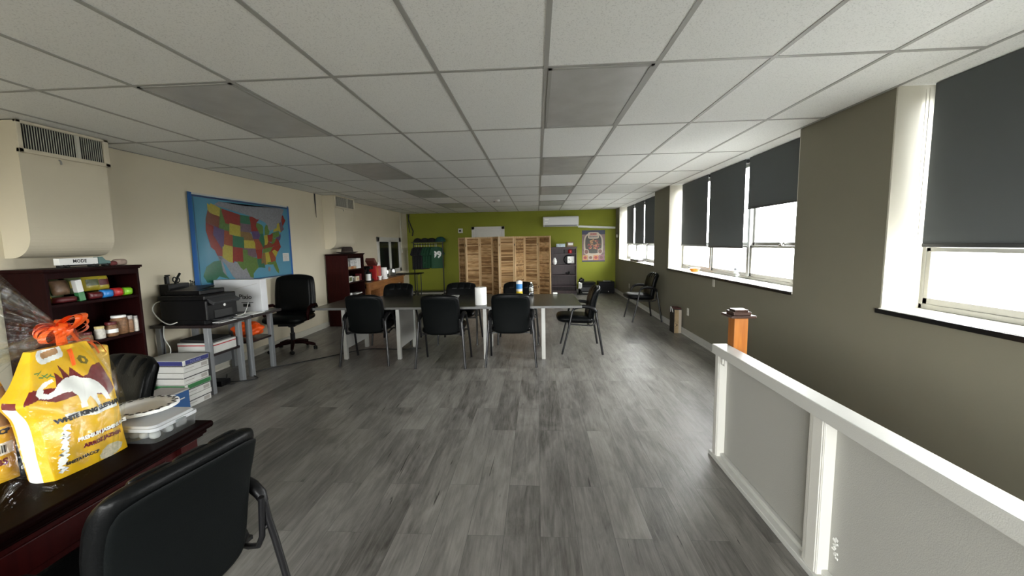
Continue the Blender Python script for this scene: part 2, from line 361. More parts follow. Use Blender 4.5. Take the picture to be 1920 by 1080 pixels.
def blind(y0, y1, zb, label, chain=None):
    t = thing('roller_blind', label, 'blind', (XR+.19, (y0+y1)/2, zb), group='grey roller blinds on the window wall')
    MB().box(XR+.19, XR+.1925, y0, y1, zb+.02, H-.006).build('blind_fabric', 'blind', t)
    MB().tube([(XR+.215, y0, H-.03), (XR+.215, y1, H-.03)], .021, 12).build('roller', 'darkgrey', t)
    MB().box(XR+.184, XR+.198, y0, y1, zb, zb+.024).build('bottom_bar', 'darkgrey', t, bevel=.004)
    if chain:
        pts = [(XR+.165, chain-.012, H-.03), (XR+.165, chain-.012, 1.40), (XR+.165, chain-.008, 1.385), (XR+.165, chain, 1.38), (XR+.165, chain+.008, 1.385), (XR+.165, chain+.012, 1.40), (XR+.165, chain+.012, H-.03)]
        MB().tube(pts, .0025, 6).build('pull_chain', 'offwhite', t)
    return t
g0 = .045
blind(10.05+g0, 10.05+1.0-g0, 1.44, 'grey roller blind in the middle of the window closest to the green wall')
blind(11.1+g0, 12.10-.12, 1.44, 'narrow grey roller blind nearest the green wall')
blind(8.53+.012, 10.05-g0+.02, 1.45, 'grey roller blind just past the pier, above the wall-side armchair')
blind(6.38+g0, 7.62-.1, 1.415, 'long grey roller blind above the orange dish on the sill')
blind(5.27+g0, 6.38-g0+.02, 1.395, 'long grey roller blind above the water bottle on the sill')
blind(3.95+.012, 5.27-g0, 1.865, 'short half-raised grey roller blind showing the upper sash')
blind(1.76, 2.97-.06, 1.437, 'largest grey roller blind, with a looped pull chain beside it', chain=2.93)

w_fill = thing('window_5', None, None, (-1.1, YF, FILL_WIN[2])); tag(w_fill, kind='structure')  # added opening out of view, there only to let fill light in
f5 = MB().box(FILL_WIN[0], FILL_WIN[1], YF-.12, YF-.06, FILL_WIN[2], FILL_WIN[2]+.05).box(FILL_WIN[0], FILL_WIN[1], YF-.12, YF-.06, FILL_WIN[3]-.05, FILL_WIN[3])
for x in (FILL_WIN[0], FILL_WIN[0]+1.95, FILL_WIN[0]+3.9, FILL_WIN[1]-.05): f5.box(x, x+.05, YF-.12, YF-.06, FILL_WIN[2], FILL_WIN[3])
f5.build('window_frame', 'white', w_fill)
MB().box(FILL_WIN[0]+.02, FILL_WIN[1]-.02, YF-.092, YF-.088, FILL_WIN[2]+.02, FILL_WIN[3]-.02).build('pane', 'glass', w_fill)

blind(.52+g0, 1.74-.03, 1.437, 'grey roller blind in the middle bay of the large window beside the low wall')
blind(-.66, .52-.03, 1.437, 'grey roller blind in the last bay of the large window, past the low wall post')
# interior window in the left wall
w4 = thing('window_4', None, None, (XL, 11, .8)); tag(w4, kind='structure')
fr = MB()
for a, b, c, d in ((10.15, 11.92, 1.62, 1.74), (10.15, 11.92, .78, .88), (10.15, 10.27, .78, 1.74), (11.76, 11.92, .78, 1.74), (10.98, 11.10, .85, 1.66)): fr.box(XL, XL+.03, a, b, c, d)
fr.build('window_frame', 'white', w4, bevel=.004)
MB().box(XL+.002, XL+.010, 10.25, 11.0, .86, 1.64).build('pane', 'darkglass', w4)
MB().box(XL+.002, XL+.010, 11.08, 11.78, .86, 1.64).build('pane', 'darkglass', w4)

# white door in the green wall, seen above the screens
d1 = thing('door_1', None, None, (-1.48, YB, 0)); tag(d1, kind='structure')
MB().box(-1.99, -1.90, YB-.025, YB, 0, 2.04).box(-1.07, -.98, YB-.025, YB, 0, 2.04).box(-1.99, -.98, YB-.025, YB, 1.95, 2.04).build('door_frame', 'white', d1, bevel=.006)
dd = MB().box(-1.90, -1.07, YB-.014, YB, 0, 1.95)
for a in (-1.84, -1.43):
    for z0, z1 in ((1.35, 1.86), (.25, 1.2)): dd.box(a, a+.31, YB-.02, YB-.012, z0, z1).box(a+.04, a+.27, YB-.028, YB-.018, z0+.04, z1-.04)
dd.build('door_panel', 'white', d1, bevel=.004)
MB().lathe([(.012, 0), (.012, .04), (.028, .05), (.028, .075), (0, .08)], (-1.84, YB-.014, .98), 16, axis=Rx(PI/2)).build('door_knob', 'silver', d1)

# stair guard wall
hw = thing('wall_stairs', None, None, (1.245, .5, 0)); tag(hw, kind='structure')
MB().box(1.262, 1.285, -2.6, 2.83, .03, .75).build('panel', 'panelgrey', hw)
MB().box(1.195, 1.292, -2.6, 2.862, .738, .80).build('cap_rail', 'trimgrey', hw, bevel=.004)
for y0, y1 in ((2.775, 2.85), (1.755, 1.86), (.64, .745), (-.45, -.345)):
    MB().box(1.215, 1.29, y0, y1, .03, .738).box(1.209, 1.216, y0+.012, y1-.03, .03, .738).box(1.212, 1.216, y0+.004, y1-.012, .03, .738).build('post', 'white', hw, bevel=.003)
MB().box(1.20, 1.29, -2.6, 2.875, 0, .032).box(1.235, 1.262, -2.6, 2.78, .03, .055).build('base_shoe', 'trimgrey', hw, bevel=.004)
MB().box(1.205, 1.214, 2.685, 2.735, .69, .745, ).box(1.198, 1.206, 2.70, 2.722, .70, .735).tube([(1.206, 2.73, .745), (1.204, 2.75, .755), (1.206, 2.77, .75)], .004, 6).build('contact_sensor', 'white', hw, bevel=.003)
sc = MB(); rr = random.Random(3)
for k in range(9):
    y = 1.70+rr.uniform(0, .035); z = .14+k*.010; a = rr.uniform(-.6, .6)
    sc.box(1.2605, 1.2625, y-.006, y+.006+.008*rr.random(), z, z+.006+.006*rr.random(), 0, Rx(a))
sc.build('paint_chip', 'whitep', hw)

np_ = thing('newel_post', 'orange-brown wooden newel post with square dark cap behind the end of the low wall', 'post', (1.34, 2.815, 0))
MB().box(1.297, 1.385, 2.77, 2.86, 0, .995).build('post', 'newel', np_, bevel=.003)
MB().box(1.262, 1.42, 2.735, 2.895, .995, 1.012).box(1.285, 1.397, 2.758, 2.872, 1.012, 1.035).box(1.297, 1.385, 2.77, 2.86, 1.035, 1.047).build('cap', 'newelcap', np_, bevel=.004)

# ------------------------------------------------------------------ ceiling lights
LL = {(1, 0): 'largest unlit grey ceiling light panel, close above the windows side', (1, 2): 'unlit grey ceiling light panel, second of the window-side row from the camera', (1, 4): 'unlit grey ceiling light panel, third of the window-side row from the camera', (1, 6): 'unlit grey ceiling light panel, last of the window-side row before the green wall',
      (-3, 0): 'largest unlit grey ceiling light panel of the map-side row', (-3, 2): 'unlit grey ceiling light panel, second of the map-side row from the camera', (-3, 4): 'unlit grey ceiling light panel, third of the map-side row from the camera', (-3, 6): 'unlit grey ceiling light panel, last of the map-side row before the green wall'}
for (i, j), lab in LL.items():
    x = X0+i*TW; y = Y0+j*TD
    t = thing('ceiling_light', lab, 'ceiling light', (x+TW/2, y+TD/2, H-.006), group='unlit ceiling light panels')
    a, b, c, d = x+.013, x+TW-.013, y+.013, y+TD-.013
    MB().box(a+.018, b-.018, c+.018, d-.018, H-.0045, H+.003).build('diffuser', 'diffuser', t)
    MB().box(a, a+.02, c, d, H-.008, H+.003).box(b-.02, b, c, d, H-.008, H+.003).box(a, b, c, c+.02, H-.008, H+.003).box(a, b, d-.02, d, H-.008, H+.003).build('light_frame', 'tbar', t)
sd = thing('smoke_detector', 'small white round detector on the ceiling in front of the green wall', 'smoke detector', (-.87, 9.3, H))
MB().lathe([(.065, 0), (.065, -.02), (.05, -.04), (0, -.042)], (-.87, 9.3, H), 20).build('housing', 'white', sd)
MB().lathe([(.03, -.041), (.03, -.05), (0, -.052)], (-.93, 9.32, H+.01), 12).build('sensor_cap', 'darkgrey', sd)

# ------------------------------------------------------------------ duct boxes on the left wall
def duct(ya, yb, label, slats, cleft):
    t = thing('wall_duct', label, 'air vent', (XL, (ya+yb)/2, 1.48), group='cream duct boxes on the map wall')
    xf = XL+.23; r = .17; zb = 1.47
    prof = [(XL, H-.01)] + [(xf, H-.01), (xf, zb+r)] + [(xf-r+r*math.cos(a), zb+r-r*math.sin(a)) for a in [PI/2*k/10 for k in range(1, 11)]] + [(XL, zb)]
    n = len(prof); mb = MB()
    mb.add([V(x, ya, z) for x, z in prof], [tuple(range(n))]); mb.add([V(x, yb, z) for x, z in prof], [tuple(range(n))[::-1]])
    for k in range(n-1):
        (x0, z0), (x1, z1) = prof[k], prof[k+1]
        mb.add([V(x0, ya, z0), V(x1, ya, z1), V(x1, yb, z1), V(x0, yb, z0)], [(0, 3, 2, 1)], 0, 2 <= k <= n-3)
    mb.box(xf-.002, xf+.002, ya, yb, 1.70, 1.704)
    mb.build('duct_body', 'cream', t)
    f = MB(); y0, y1, z0, z1 = ya-.01, yb+.02, 2.245, H-.006
    for a, b, c, d in ((y0, y1, z1-.02, z1), (y0, y1, z0, z0+.03), (y0, y0+.03, z0, z1), (y1-.04, y1, z0, z1)): f.box(xf, xf+.025, a, b, c, d)
    f.build('grille_frame', 'cream', t, bevel=.003)
    MB().box(xf+.001, xf+.004, y0+.02, y1-.03, z0+.02, z1-.01).build('grille_back', 'blackp', t)
    g = MB(); k = int((y1-y0-.07)/slats)
    for q in range(k):
        y = y0+.035+q*slats; g.box(xf+.005, xf+.012, y, y+slats*.16, z0+.03, z1-.02, 0, Rz(-.12))
    g.box(xf+.004, xf+.021, ya+(yb-ya)*.62, ya+(yb-ya)*.66, z0+.03, z1-.02)
    g.build('grille', 'offwhite', t)
    yk = ya+(yb-ya)*.42
    MB().tube([(xf, yk, 2.235), (xf+.012, yk, 2.225), (xf+.014, yk, 2.20)], .006, 8).build('damper_tab', 'alu', t)
    return t
duct(2.88, 3.50, 'large cream duct box with dark slatted grille above the first bookcase', .017, 0)
duct(7.62, 8.42, 'cream duct box with small grille above the second bookcase', .03, 0)
MB_ = MB().tube([(XL+.012, 7.35, 2.47), (XL+.012, 7.35, 2.30), (XL+.012, 7.36, 2.05)], [.012, .010, .003], 8)
tag(MB_.build('wall_cable', 'wire'), 'short black cable hanging from the ceiling beside the far duct box', 'cable')

# ------------------------------------------------------------------ wall fittings
cd = thing('cable_conduit', 'thin cream conduit running down the wall beside the dark interior window', 'conduit', (XL, 12.03, 1.3))
MB().box(XL, XL+.02, 12.02, 12.04, 1.42, H).build('conduit_tube', 'offwhite', cd)
MB().box(XL, XL+.04, 11.99, 12.07, 1.30, 1.42).build('junction_box', 'offwhite', cd, bevel=.004)
MBc = MB().tube([(XL+.06, YB-.03, 2.47), (XL+.07, YB-.03, 2.3), (XL+.14, YB-.03, 2.1), (XL+.20, YB-.03, 1.95), (XL+.17, YB-.03, 1.80)], .018, 8).tube([(XL+.10, YB-.03, 2.47), (XL+.05, YB-.03, 2.2), (XL+.10, YB-.03, 1.9)], .01, 8)
tag(MBc.build('wall_cable', 'wire'), 'black cable bundle drooping in the corner of the green wall', 'cable')
th = thing('thermostat', 'small square white wall unit with dark centre beside the white door', 'thermostat', (-2.33, YB, 1.86))
MB().box(-2.40, -2.26, YB-.03, YB, 1.86, 2.0).build('plate', 'white', th, bevel=.005)
MB().box(-2.37, -2.31, YB-.04, YB-.03, 1.90, 1.96).build('display', 'blackp', th)
ac = thing('air_conditioner', 'white split air conditioner high on the green wall', 'air conditioner', (.72, YB, 1.98))
MB().add([V(x, YB-d, z) for x in (.19, 1.24) for d, z in ((0, 2.0), (.14, 1.985), (.20, 2.04), (.215, 2.26), (.18, 2.285), (0, 2.285))], [(0, 1, 2, 3, 4, 5), (11, 10, 9, 8, 7, 6)] + [(k, 6+k, 6+(k+1) % 6, (k+1) % 6) for k in range(6)]).build('body', 'acwhite', ac, bevel=.012)
MB().box(.24, 1.19, YB-.205, YB-.15, 2.005, 2.03, 0, Rx(.35)).build('louvre_flap', 'leggrey', ac)
MB().box(.24, .36, YB-.2155, YB-.21, 2.18, 2.22).box(.24, .33, YB-.2155, YB-.208, 2.10, 2.125).build('sticker', 'whitep', ac)
lid = MB().box(1.24, 2.34, YB-.075, YB, 1.925, 1.985, 0, Ry(.055)); tag(lid.build('pipe_cover', 'acwhite', bevel=.006), 'sloping white pipe cover from the air conditioner to the corner', 'pipe cover')
ms = thing('motion_sensor', 'small pale sensor on the wall beside the poster near the corner', 'sensor', (XR, 12.3, 1.66))
MB().box(XR-.05, XR, 12.26, 12.34, 1.63, 1.72).build('housing', 'offwhite', ms, bevel=.012)
for y, z, lab in ((6.57, .39, 'white electrical outlet above the baseboard beside the paper bag'), (10.73, .37, 'white electrical outlet low on the wall behind the wall-side armchair')):
    o = thing('wall_outlet', lab, 'outlet', (XR, y, z), group='electrical outlets on the window wall')
    MB().box(XR-.008, XR, y-.036, y+.036, z-.058, z+.058).build('cover_plate', 'white', o, bevel=.002)
    for dz in (.025, -.025): MB().box(XR-.011, XR-.006, y-.015, y+.015, z+dz-.013, z+dz+.013).build('socket', 'offwhite', o)
pl = MB().box(XR-.008, XR, 5.63, 5.69, .885, .985); tag(pl.build('wall_plate', 'offwhite', bevel=.002), 'small pale plate on the wall just under the sill', 'wall plate')

# poster
po = thing('food_poster', 'tall poster of a food platter with dark top band on the green wall', 'poster', (1.70, YB-.006, .92))
MB().box(1.36, 2.045, YB-.008, YB-.002, .92, 1.865).build('sheet', P('poster_mauve', (0.20, 0.125, 0.12), .35, var=.35, vscale=9), po)
pr = MB(); Yp = YB-.0095
pf = lambda dy=0.0: (lambda x, z: V(x, Yp-dy, z))
def ell(cx, cz, a, b, n=22, p=2): return [(cx+a*math.copysign(abs(math.cos(t))**(2/p), math.cos(t)), cz+b*math.copysign(abs(math.sin(t))**(2/p), math.sin(t))) for t in (2*PI*k/n for k in range(n))]
rect = lambda a, b, c, d: [(a, c), (b, c), (b, d), (a, d)]
pr.poly(rect(1.36, 2.045, 1.74, 1.865), pf(), 0); pr.poly(rect(1.36, 2.045, .92, .955), pf(), 0)
pr.poly(ell(1.70, 1.43, .29, .36, 30, 3), pf(.0005), 1); pr.poly(ell(1.70, 1.46, .245, .29, 30, 3), pf(.001), 2)
rq = random.Random(5)
for k in range(70):
    a = rq.uniform(0, 2*PI); q = rq.random()**.5
    pr.poly(ell(1.71+.19*q*math.cos(a), 1.42+.16*q*math.sin(a), rq.uniform(.012, .03), rq.uniform(.010, .022), 8), pf(.0015+k*.00001), rq.choice([3, 4, 5, 4, 6]))
for cx, cz in ((1.49, 1.22), (1.90, 1.23)): pr.poly(ell(cx, cz, .075, .085), pf(.0015), 1); pr.poly(ell(cx, cz, .055, .062), pf(.002), 3)
for k in range(4):
    x0 = 1.38+k*.16; pr.poly(rect(x0, x0+.15, .97, 1.12), pf(.0015), (5, 1, 6, 7)[k]); pr.poly(ell(x0+.075, 1.045, .05, .045, 14), pf(.002), (4, 3, 4, 3)[k])
pr.poly(ell(1.70, 1.71, .165, .10, 26, 5), pf(.0025), 1)
for k in range(5): pr.poly(rect(1.61+k*.038, 1.64+k*.038, 1.725, 1.775), pf(.003), 4)
for k in range(9): pr.poly(rect(1.575+k*.028, 1.596+k*.028, 1.655, 1.685), pf(.003), 0)
pr.poly(rect(1.575, 1.825, 1.71, 1.718), pf(.003), 4)
pr.build('printed_picture', [P('poster_navy', (.03, .035, .075), .4), P('poster_cream', (.48, .40, .31), .4), P('poster_dark', (.05, .045, .035), .4), P('poster_brown', (.17, .08, .06), .4), P('poster_red', (.30, .05, .05), .4), P('poster_gold', (.50, .27, .10), .4), P('poster_orange', (.55, .24, .10), .4), P('poster_pink', (.30, .12, .16), .4)], po)

# ------------------------------------------------------------------ wall map of the United States
STATES = {
 'WA': ('yellow', [(-124.7, 48.4), (-123, 48.3), (-122.8, 49), (-117, 49), (-117, 46), (-119, 45.9), (-121.2, 45.7), (-122.8, 45.8), (-124, 46.3)]),
 'OR': ('rust', [(-124, 46.3), (-122.8, 45.8), (-121.2, 45.7), (-119, 45.9), (-117, 46), (-117, 44.3), (-117, 42), (-124.3, 42), (-124.5, 43)]),
 'CA': ('red', [(-124.3, 42), (-120, 42), (-120, 39), (-114.6, 35), (-114.5, 32.7), (-117.1, 32.5), (-118.5, 34), (-120.6, 34.6), (-122, 36.8), (-123.8, 39.3)]),
 'NV': ('purple', [(-120, 42), (-114, 42), (-114, 36.2), (-114.7, 36.1), (-114.6, 35), (-120, 39)]),
 'ID': ('lgreen', [(-117, 49), (-116, 49), (-116, 48), (-114.5, 46), (-113.5, 44.5), (-111.1, 44.5), (-111, 42), (-117, 42), (-117, 44.3), (-117, 46)]),
 'MT': ('red', [(-116, 49), (-104, 49), (-104, 45), (-111, 45), (-111.1, 44.5), (-113.5, 44.5), (-114.5, 46), (-116, 48)]),
 'WY': ('yellow', [(-111, 45), (-104, 45), (-104, 41), (-111, 41)]),
 'UT': ('orange', [(-114, 42), (-111, 42), (-111, 41), (-109, 41), (-109, 37), (-114, 37)]),
 'CO': ('dgreen', [(-109, 41), (-102, 41), (-102, 37), (-109, 37)]),
 'AZ': ('yellow', [(-114, 37), (-109, 37), (-109, 31.3), (-111, 31.3), (-114.8, 32.5), (-114.5, 32.7), (-114.6, 35), (-114.7, 36.1), (-114, 36.2)]),
 'NM': ('red', [(-109, 37), (-103, 37), (-103, 32), (-106.6, 32), (-106.6, 31.8), (-108.2, 31.8), (-108.2, 31.3), (-109, 31.3)]),
 'ND': ('dgreen', [(-104, 49), (-97.2, 49), (-96.6, 46), (-104, 46)]),
 'SD': ('mauve', [(-104, 46), (-96.6, 46), (-96.5, 43), (-98, 43), (-104, 43)]),
 'NE': ('brown', [(-104, 43), (-98, 43), (-96.5, 42.6), (-95.5, 40), (-102, 40), (-102, 41), (-104, 41)]),
 'KS': ('yellow', [(-102, 40), (-95.2, 40), (-94.6, 39), (-94.6, 37), (-102, 37)]),
 'OK': ('mauve', [(-103, 37), (-94.6, 37), (-94.4, 35.4), (-94.5, 33.7), (-97, 33.8), (-100, 34.6), (-100, 36.5), (-103, 36.5)]),
 'TX': ('lgreen', [(-103, 36.5), (-100, 36.5), (-100, 34.6), (-97, 33.8), (-94.1, 33.5), (-94, 31), (-93.8, 29.7), (-95.5, 28.8), (-97.2, 27.6), (-97.3, 26), (-99.2, 26.4), (-101.4, 29.8), (-103, 29), (-104.6, 29.8), (-106.6, 31.8), (-106.6, 32), (-103, 32)]),
 'MN': ('red', [(-97.2, 49), (-95, 49), (-91.5, 48), (-89.6, 48), (-92.1, 46.7), (-92.8, 45.5), (-91.2, 43.5), (-96.5, 43.5), (-96.6, 46)]),
 'IA': ('purple', [(-96.5, 43.5), (-91.2, 43.5), (-90.2, 42), (-91.4, 40.5), (-95.7, 40.6)]),
 'MO': ('orange', [(-95.7, 40.6), (-91.5, 40.5), (-90.2, 38.7), (-89.2, 36.9), (-90, 36), (-90.3, 36.5), (-94.6, 36.5), (-94.6, 39)]),
 'AR': ('red', [(-94.6, 36.5), (-90.3, 36.5), (-90, 36), (-91.1, 33), (-94, 33), (-94.4, 35.4)]),
 'LA': ('dgreen', [(-94, 33), (-91.1, 33), (-91.6, 31), (-89.8, 31), (-89.4, 30), (-89.4, 29.1), (-91.5, 29.5), (-93.8, 29.7)]),
 'WI': ('lgreen', [(-92.1, 46.7), (-90.4, 46.5), (-88, 45.8), (-87.2, 45), (-87.8, 42.5), (-90.6, 42.5), (-91.2, 43.5), (-92.8, 45.5)]),
 'IL': ('dgreen', [(-90.6, 42.5), (-87.8, 42.5), (-87.5, 39.2), (-88.1, 37.5), (-89.2, 37), (-90.2, 38.7), (-91.5, 40.2), (-90.2, 42)]),
 'MI': ('lgreen', [(-86.8, 41.8), (-84.8, 41.7), (-83.4, 41.8), (-82.5, 43), (-83.4, 44), (-83.5, 45.3), (-84.8, 45.7), (-86.2, 44.5)]),
 'IN': ('yellow', [(-87.5, 41.7), (-84.8, 41.7), (-84.8, 39.1), (-86, 38), (-88, 37.9), (-87.5, 39.2)]),
 'OH': ('red', [(-84.8, 41.7), (-82.7, 41.5), (-80.5, 42), (-80.5, 40.6), (-82.2, 38.5), (-84.8, 39.1)]),
 'KY': ('rust', [(-89.2, 37), (-88, 37.9), (-86, 38), (-84.8, 39.1), (-82.6, 38.2), (-82, 37.5), (-83.7, 36.6), (-89.3, 36.5)]),
 'TN': ('lgreen', [(-89.3, 36.5), (-81.7, 36.6), (-84.3, 35), (-90.2, 35)]),
 'MS': ('brown', [(-90.2, 35), (-88.2, 35), (-88.4, 30.3), (-89.6, 30.2), (-89.8, 31), (-91.6, 31), (-91.1, 33)]),
 'AL': ('yellow', [(-88.2, 35), (-85.6, 35), (-85, 32.3), (-85, 31), (-87.6, 31), (-87.5, 30.3), (-88.4, 30.3)]),
 'GA': ('orange', [(-85.6, 35), (-83.1, 35), (-81, 32), (-81.4, 30.7), (-84.9, 30.7), (-85, 32.3)]),
 'FL': ('lgreen', [(-87.6, 31), (-85, 31), (-84.9, 30.7), (-81.4, 30.7), (-80.6, 28.3), (-80.1, 26.5), (-80.5, 25.2), (-81.8, 26.2), (-82.8, 28), (-83.6, 29.7), (-85.2, 29.8), (-87.5, 30.3)]),
 'SC': ('yellow', [(-83.1, 35), (-81, 35.2), (-78.6, 33.9), (-81, 32)]),
 'NC': ('red', [(-84.3, 35), (-81.7, 36.6), (-75.9, 36.5), (-75.6, 35.3), (-78.6, 33.9), (-81, 35.2), (-83.1, 35)]),
 'VA': ('red', [(-83.7, 36.6), (-82, 37.5), (-80, 38), (-78, 39.4), (-76.3, 38), (-75.9, 36.5)]),
 'WV': ('lgreen', [(-82.6, 38.2), (-82.2, 38.5), (-80.6, 40.6), (-80.5, 39.7), (-78, 39.4), (-80, 38), (-82, 37.5)]),
 'PA': ('lgreen', [(-80.5, 42), (-75, 42), (-75, 40), (-75.5, 39.8), (-80.5, 39.7)]),
 'NY': ('yellow', [(-79.8, 42.3), (-78.9, 43.2), (-76.3, 43.5), (-75, 45), (-73.3, 45), (-73.4, 41), (-75, 42)]),
 'NE2': ('mauve', [(-73.3, 45), (-71.4, 45), (-70.7, 43), (-70, 41.7), (-73.4, 41)]),
 'ME': ('red', [(-71, 45.3), (-70.3, 46.3), (-69.2, 47.4), (-68.3, 47.3), (-67.8, 45.7), (-67, 44.8), (-70.7, 43)]),
 'MD': ('purple', [(-79, 39.7), (-75.5, 39.8), (-74, 40.9), (-74, 39.6), (-75.2, 38.2), (-76.3, 38), (-78, 39.4)]),
 'Canada': ('grey', [(-121, 49), (-95, 49), (-91.5, 48), (-89.6, 48), (-84.8, 46.5), (-82.5, 43), (-79, 43.2), (-76.3, 43.8), (-75, 45), (-71.4, 45.1), (-69.2, 47.4), (-66, 49.3), (-70, 51.6), (-84, 53.0), (-100, 52.6), (-118, 51.0)]),
 'Mexico': ('grey', [(-117.1, 32.5), (-114.8, 32.5), (-111, 31.3), (-108.2, 31.3), (-106.6, 31.8), (-104.6, 29.8), (-103, 29), (-101.4, 29.8), (-99.2, 26.4), (-97.3, 26), (-97.6, 24.6), (-106.5, 24.6), (-109, 26.5), (-112.5, 30)]),
 'Baja': ('grey', [(-117.1, 32.5), (-115, 32), (-111.5, 25.5), (-112.6, 25.6)]),
}
def conic(lon, lat):
    n = .60; r0 = 1.65; rho = r0-(lat-37.5)*PI/180*1.02; t = n*(lon+96)*PI/180
    return rho*math.sin(t), r0-rho*math.cos(t)
mc = {k: P('map_'+k, tuple(q*.8 for q in c), .2, spec=.5, bump=.35, bscale=2.5, var=.12, vscale=40) for k, c in dict(yellow=(.42, .36, .05), rust=(.19, .055, .03), red=(.25, .026, .022), purple=(.10, .06, .16), lgreen=(.10, .19, .045), dgreen=(.025, .14, .075), orange=(.28, .065, .03), mauve=(.15, .10, .13), brown=(.22, .13, .05), grey=(.26, .27, .30)).items()}
mk = list(mc)
mp = thing('wall_map', 'laminated wall map of the United States with blue border above the printer', 'map', (XL, 5.54, 1.06))
ty = lambda y, z: V(XL+.006+.022*max(0, (4.75-y)/.2)**2*(1 if y < 4.75 else 0)*(.5+.5*(z-1.06)), y, z)
my0, my1, mz0, mz1 = 4.56, 6.53, 1.055, 2.175
sh = MB().grid(lambda i, j: ty(my0+(my1-my0)*i, mz0+(mz1-mz0)*j), 24, 4)
sh.build('map_sheet', 'mapblue', mp)
bd = MB()
def strip(y0, y1, z0, z1, d, m): bd.grid(lambda i, j: ty(y0+(y1-y0)*i, z0+(z1-z0)*j)+V(d, 0, 0), 8, 2, m)
strip(my0, my0+.075, mz0, mz1, .0012, 0); strip(my1-.045, my1, mz0, mz1, .0012, 0); strip(my0+.075, my1, mz1-.022, mz1, .0012, 1); strip(my0+.075, my1-.03, mz0, mz0+.02, .0012, 1)
strip(my0+.075, my1-.045, mz1-.045, mz1-.027, .0012, 2); strip(my0+.09, my0+.098, mz0+.02, mz1-.04, .0012, 2); strip(my0+.075, my1-.045, mz0+.025, mz0+.035, .0012, 2)
bd.build('map_border', ['mapframe', 'cardwhite', P('map_navy_line', (.012, .035, .12), .3)], mp)
st = MB(); xa, xb = conic(-124.7, 45)[0], conic(-67, 45)[0]; kk = (6.42-4.83)/(xb-xa); yw = conic(-124.7, 48.4)[1]; yt = conic(-97.3, 26)[1]; ks = (2.07-1.10)/(yw-yt)
def geo(lon, lat, d):
    x, y = conic(lon, lat); q = ty(4.83+(x-xa)*kk, min(2.125, max(1.085, 1.10+(y-yt)*ks))); return q+V(d, 0, 0)
for n_, (c_, pts) in STATES.items():
    d = .0016 if c_ == 'grey' else .0024
    # close the border with the neighbours
    st.poly(pts, lambda a, b, d=d: geo(a, b, d), mk.index(c_))
ak = [(a-.10, b) for a, b in [(4.80, 1.19), (4.86, 1.30), (4.98, 1.36), (5.10, 1.37), (5.12, 1.22), (5.22, 1.12), (5.05, 1.17), (4.95, 1.10), (4.85, 1.11)]]
st.poly(ak, lambda a, b: ty(a, b)+V(.002, 0, 0), mk.index('dgreen'))
st.build('states', [mc[k] for k in mk], mp)
lg = MB().poly(rect(6.28, 6.44, 1.30, 1.43), lambda a, b: ty(a, b)+V(.003, 0, 0), 0)
for k in range(5): lg.poly(rect(6.30+.01*(k % 2), 6.42-.012*(k % 3), 1.315+k*.021, 1.322+k*.021), lambda a, b: ty(a, b)+V(.0036, 0, 0), 1)
lg.poly(ell(5.93, 1.20, .03, .035), lambda a, b: ty(a, b)+V(.003, 0, 0), 2)
lg.build('legend', ['cardwhite', 'greycard', P('map_compass', (.20, .17, .16), .4)], mp)

# ------------------------------------------------------------------ bookcases
def bookcase(label, x0, x1, y0, y1, top, shelves, face, mat, matside=None, group='dark wood bookcases'):
    """face '+x': opening looks toward +x, width along y; face '-y': opening looks toward -y"""
    t = thing('bookcase', label, 'bookcase', ((x0+x1)/2, (y0+y1)/2, 0), group=group)
    th_ = .022
    if face == '+x':
        MB().box(x0, x0+.008, y0+th_, y1-th_, .02, top-.02).build('back_panel', mat, t)
        MB().box(x0, x1, y0, y0+th_, 0, top-.02).build('side_panel', matside or mat, t, bevel=.002)
        MB().box(x0, x1, y1-th_, y1, 0, top-.02).build('side_panel', mat, t, bevel=.002)
        MB().box(x0, x1+.02, y0-.02, y1+.02, top-.02, top).box(x0, x1+.01, y0-.01, y1+.01, top-.03, top-.02).build('top_panel', mat, t, bevel=.003)
        MB().box(x1-.018, x1-.002, y0+th_, y1-th_, top-.075, top-.03).build('top_rail', mat, t, bevel=.002)
        for z in shelves: MB().box(x0+.008, x1-.006, y0+th_, y1-th_, z-.022, z).build('shelf', mat, t, bevel=.002)
        MB().box(x1-.02, x1-.004, y0+th_, y1-th_, 0, .07).build('plinth', mat, t)
    else:
        MB().box(x0+th_, x1-th_, y1-.008, y1, .02, top-.02).build('back_panel', mat, t)
        MB().box(x0, x0+th_, y0, y1, 0, top-.02).build('side_panel', mat, t, bevel=.002)
        MB().box(x1-th_, x1, y0, y1, 0, top-.02).build('side_panel', mat, t, bevel=.002)
        MB().box(x0-.02, x1+.02, y0-.02, y1, top-.02, top).box(x0-.01, x1+.01, y0-.01, y1, top-.03, top-.02).build('top_panel', mat, t, bevel=.003)
        MB().box(x0+th_, x1-th_, y0+.002, y0+.018, top-.06, top-.03).build('top_rail', mat, t, bevel=.002)
        for z in shelves: MB().box(x0+th_, x1-th_, y0+.006, y1-.008, z-.022, z).build('shelf', mat, t, bevel=.002)
        MB().box(x0+th_, x1-th_, y0+.004, y0+.02, 0, .09).build('plinth', mat, t)
    return t
BX0, BX1 = XL+.03, -3.60
bookcase('mahogany bookcase of packets and jars under the large duct box', BX0, BX1, 2.80, 3.52, 1.385, (1.118, .785, .45), '+x', 'maho', 'maho')
bookcase('red mahogany bookcase beside the oak desk with a hat on top', BX0, -3.55, 7.55, 8.28, 1.375, (1.075, .825, .565), '+x', 'maho', 'mahored')
bookcase('greyish dark bookcase against the green wall beside the folding screens', .42, 1.165, 12.28, 12.63, 1.385, (1.19, .86, .555, .23), '-y', 'espresso')

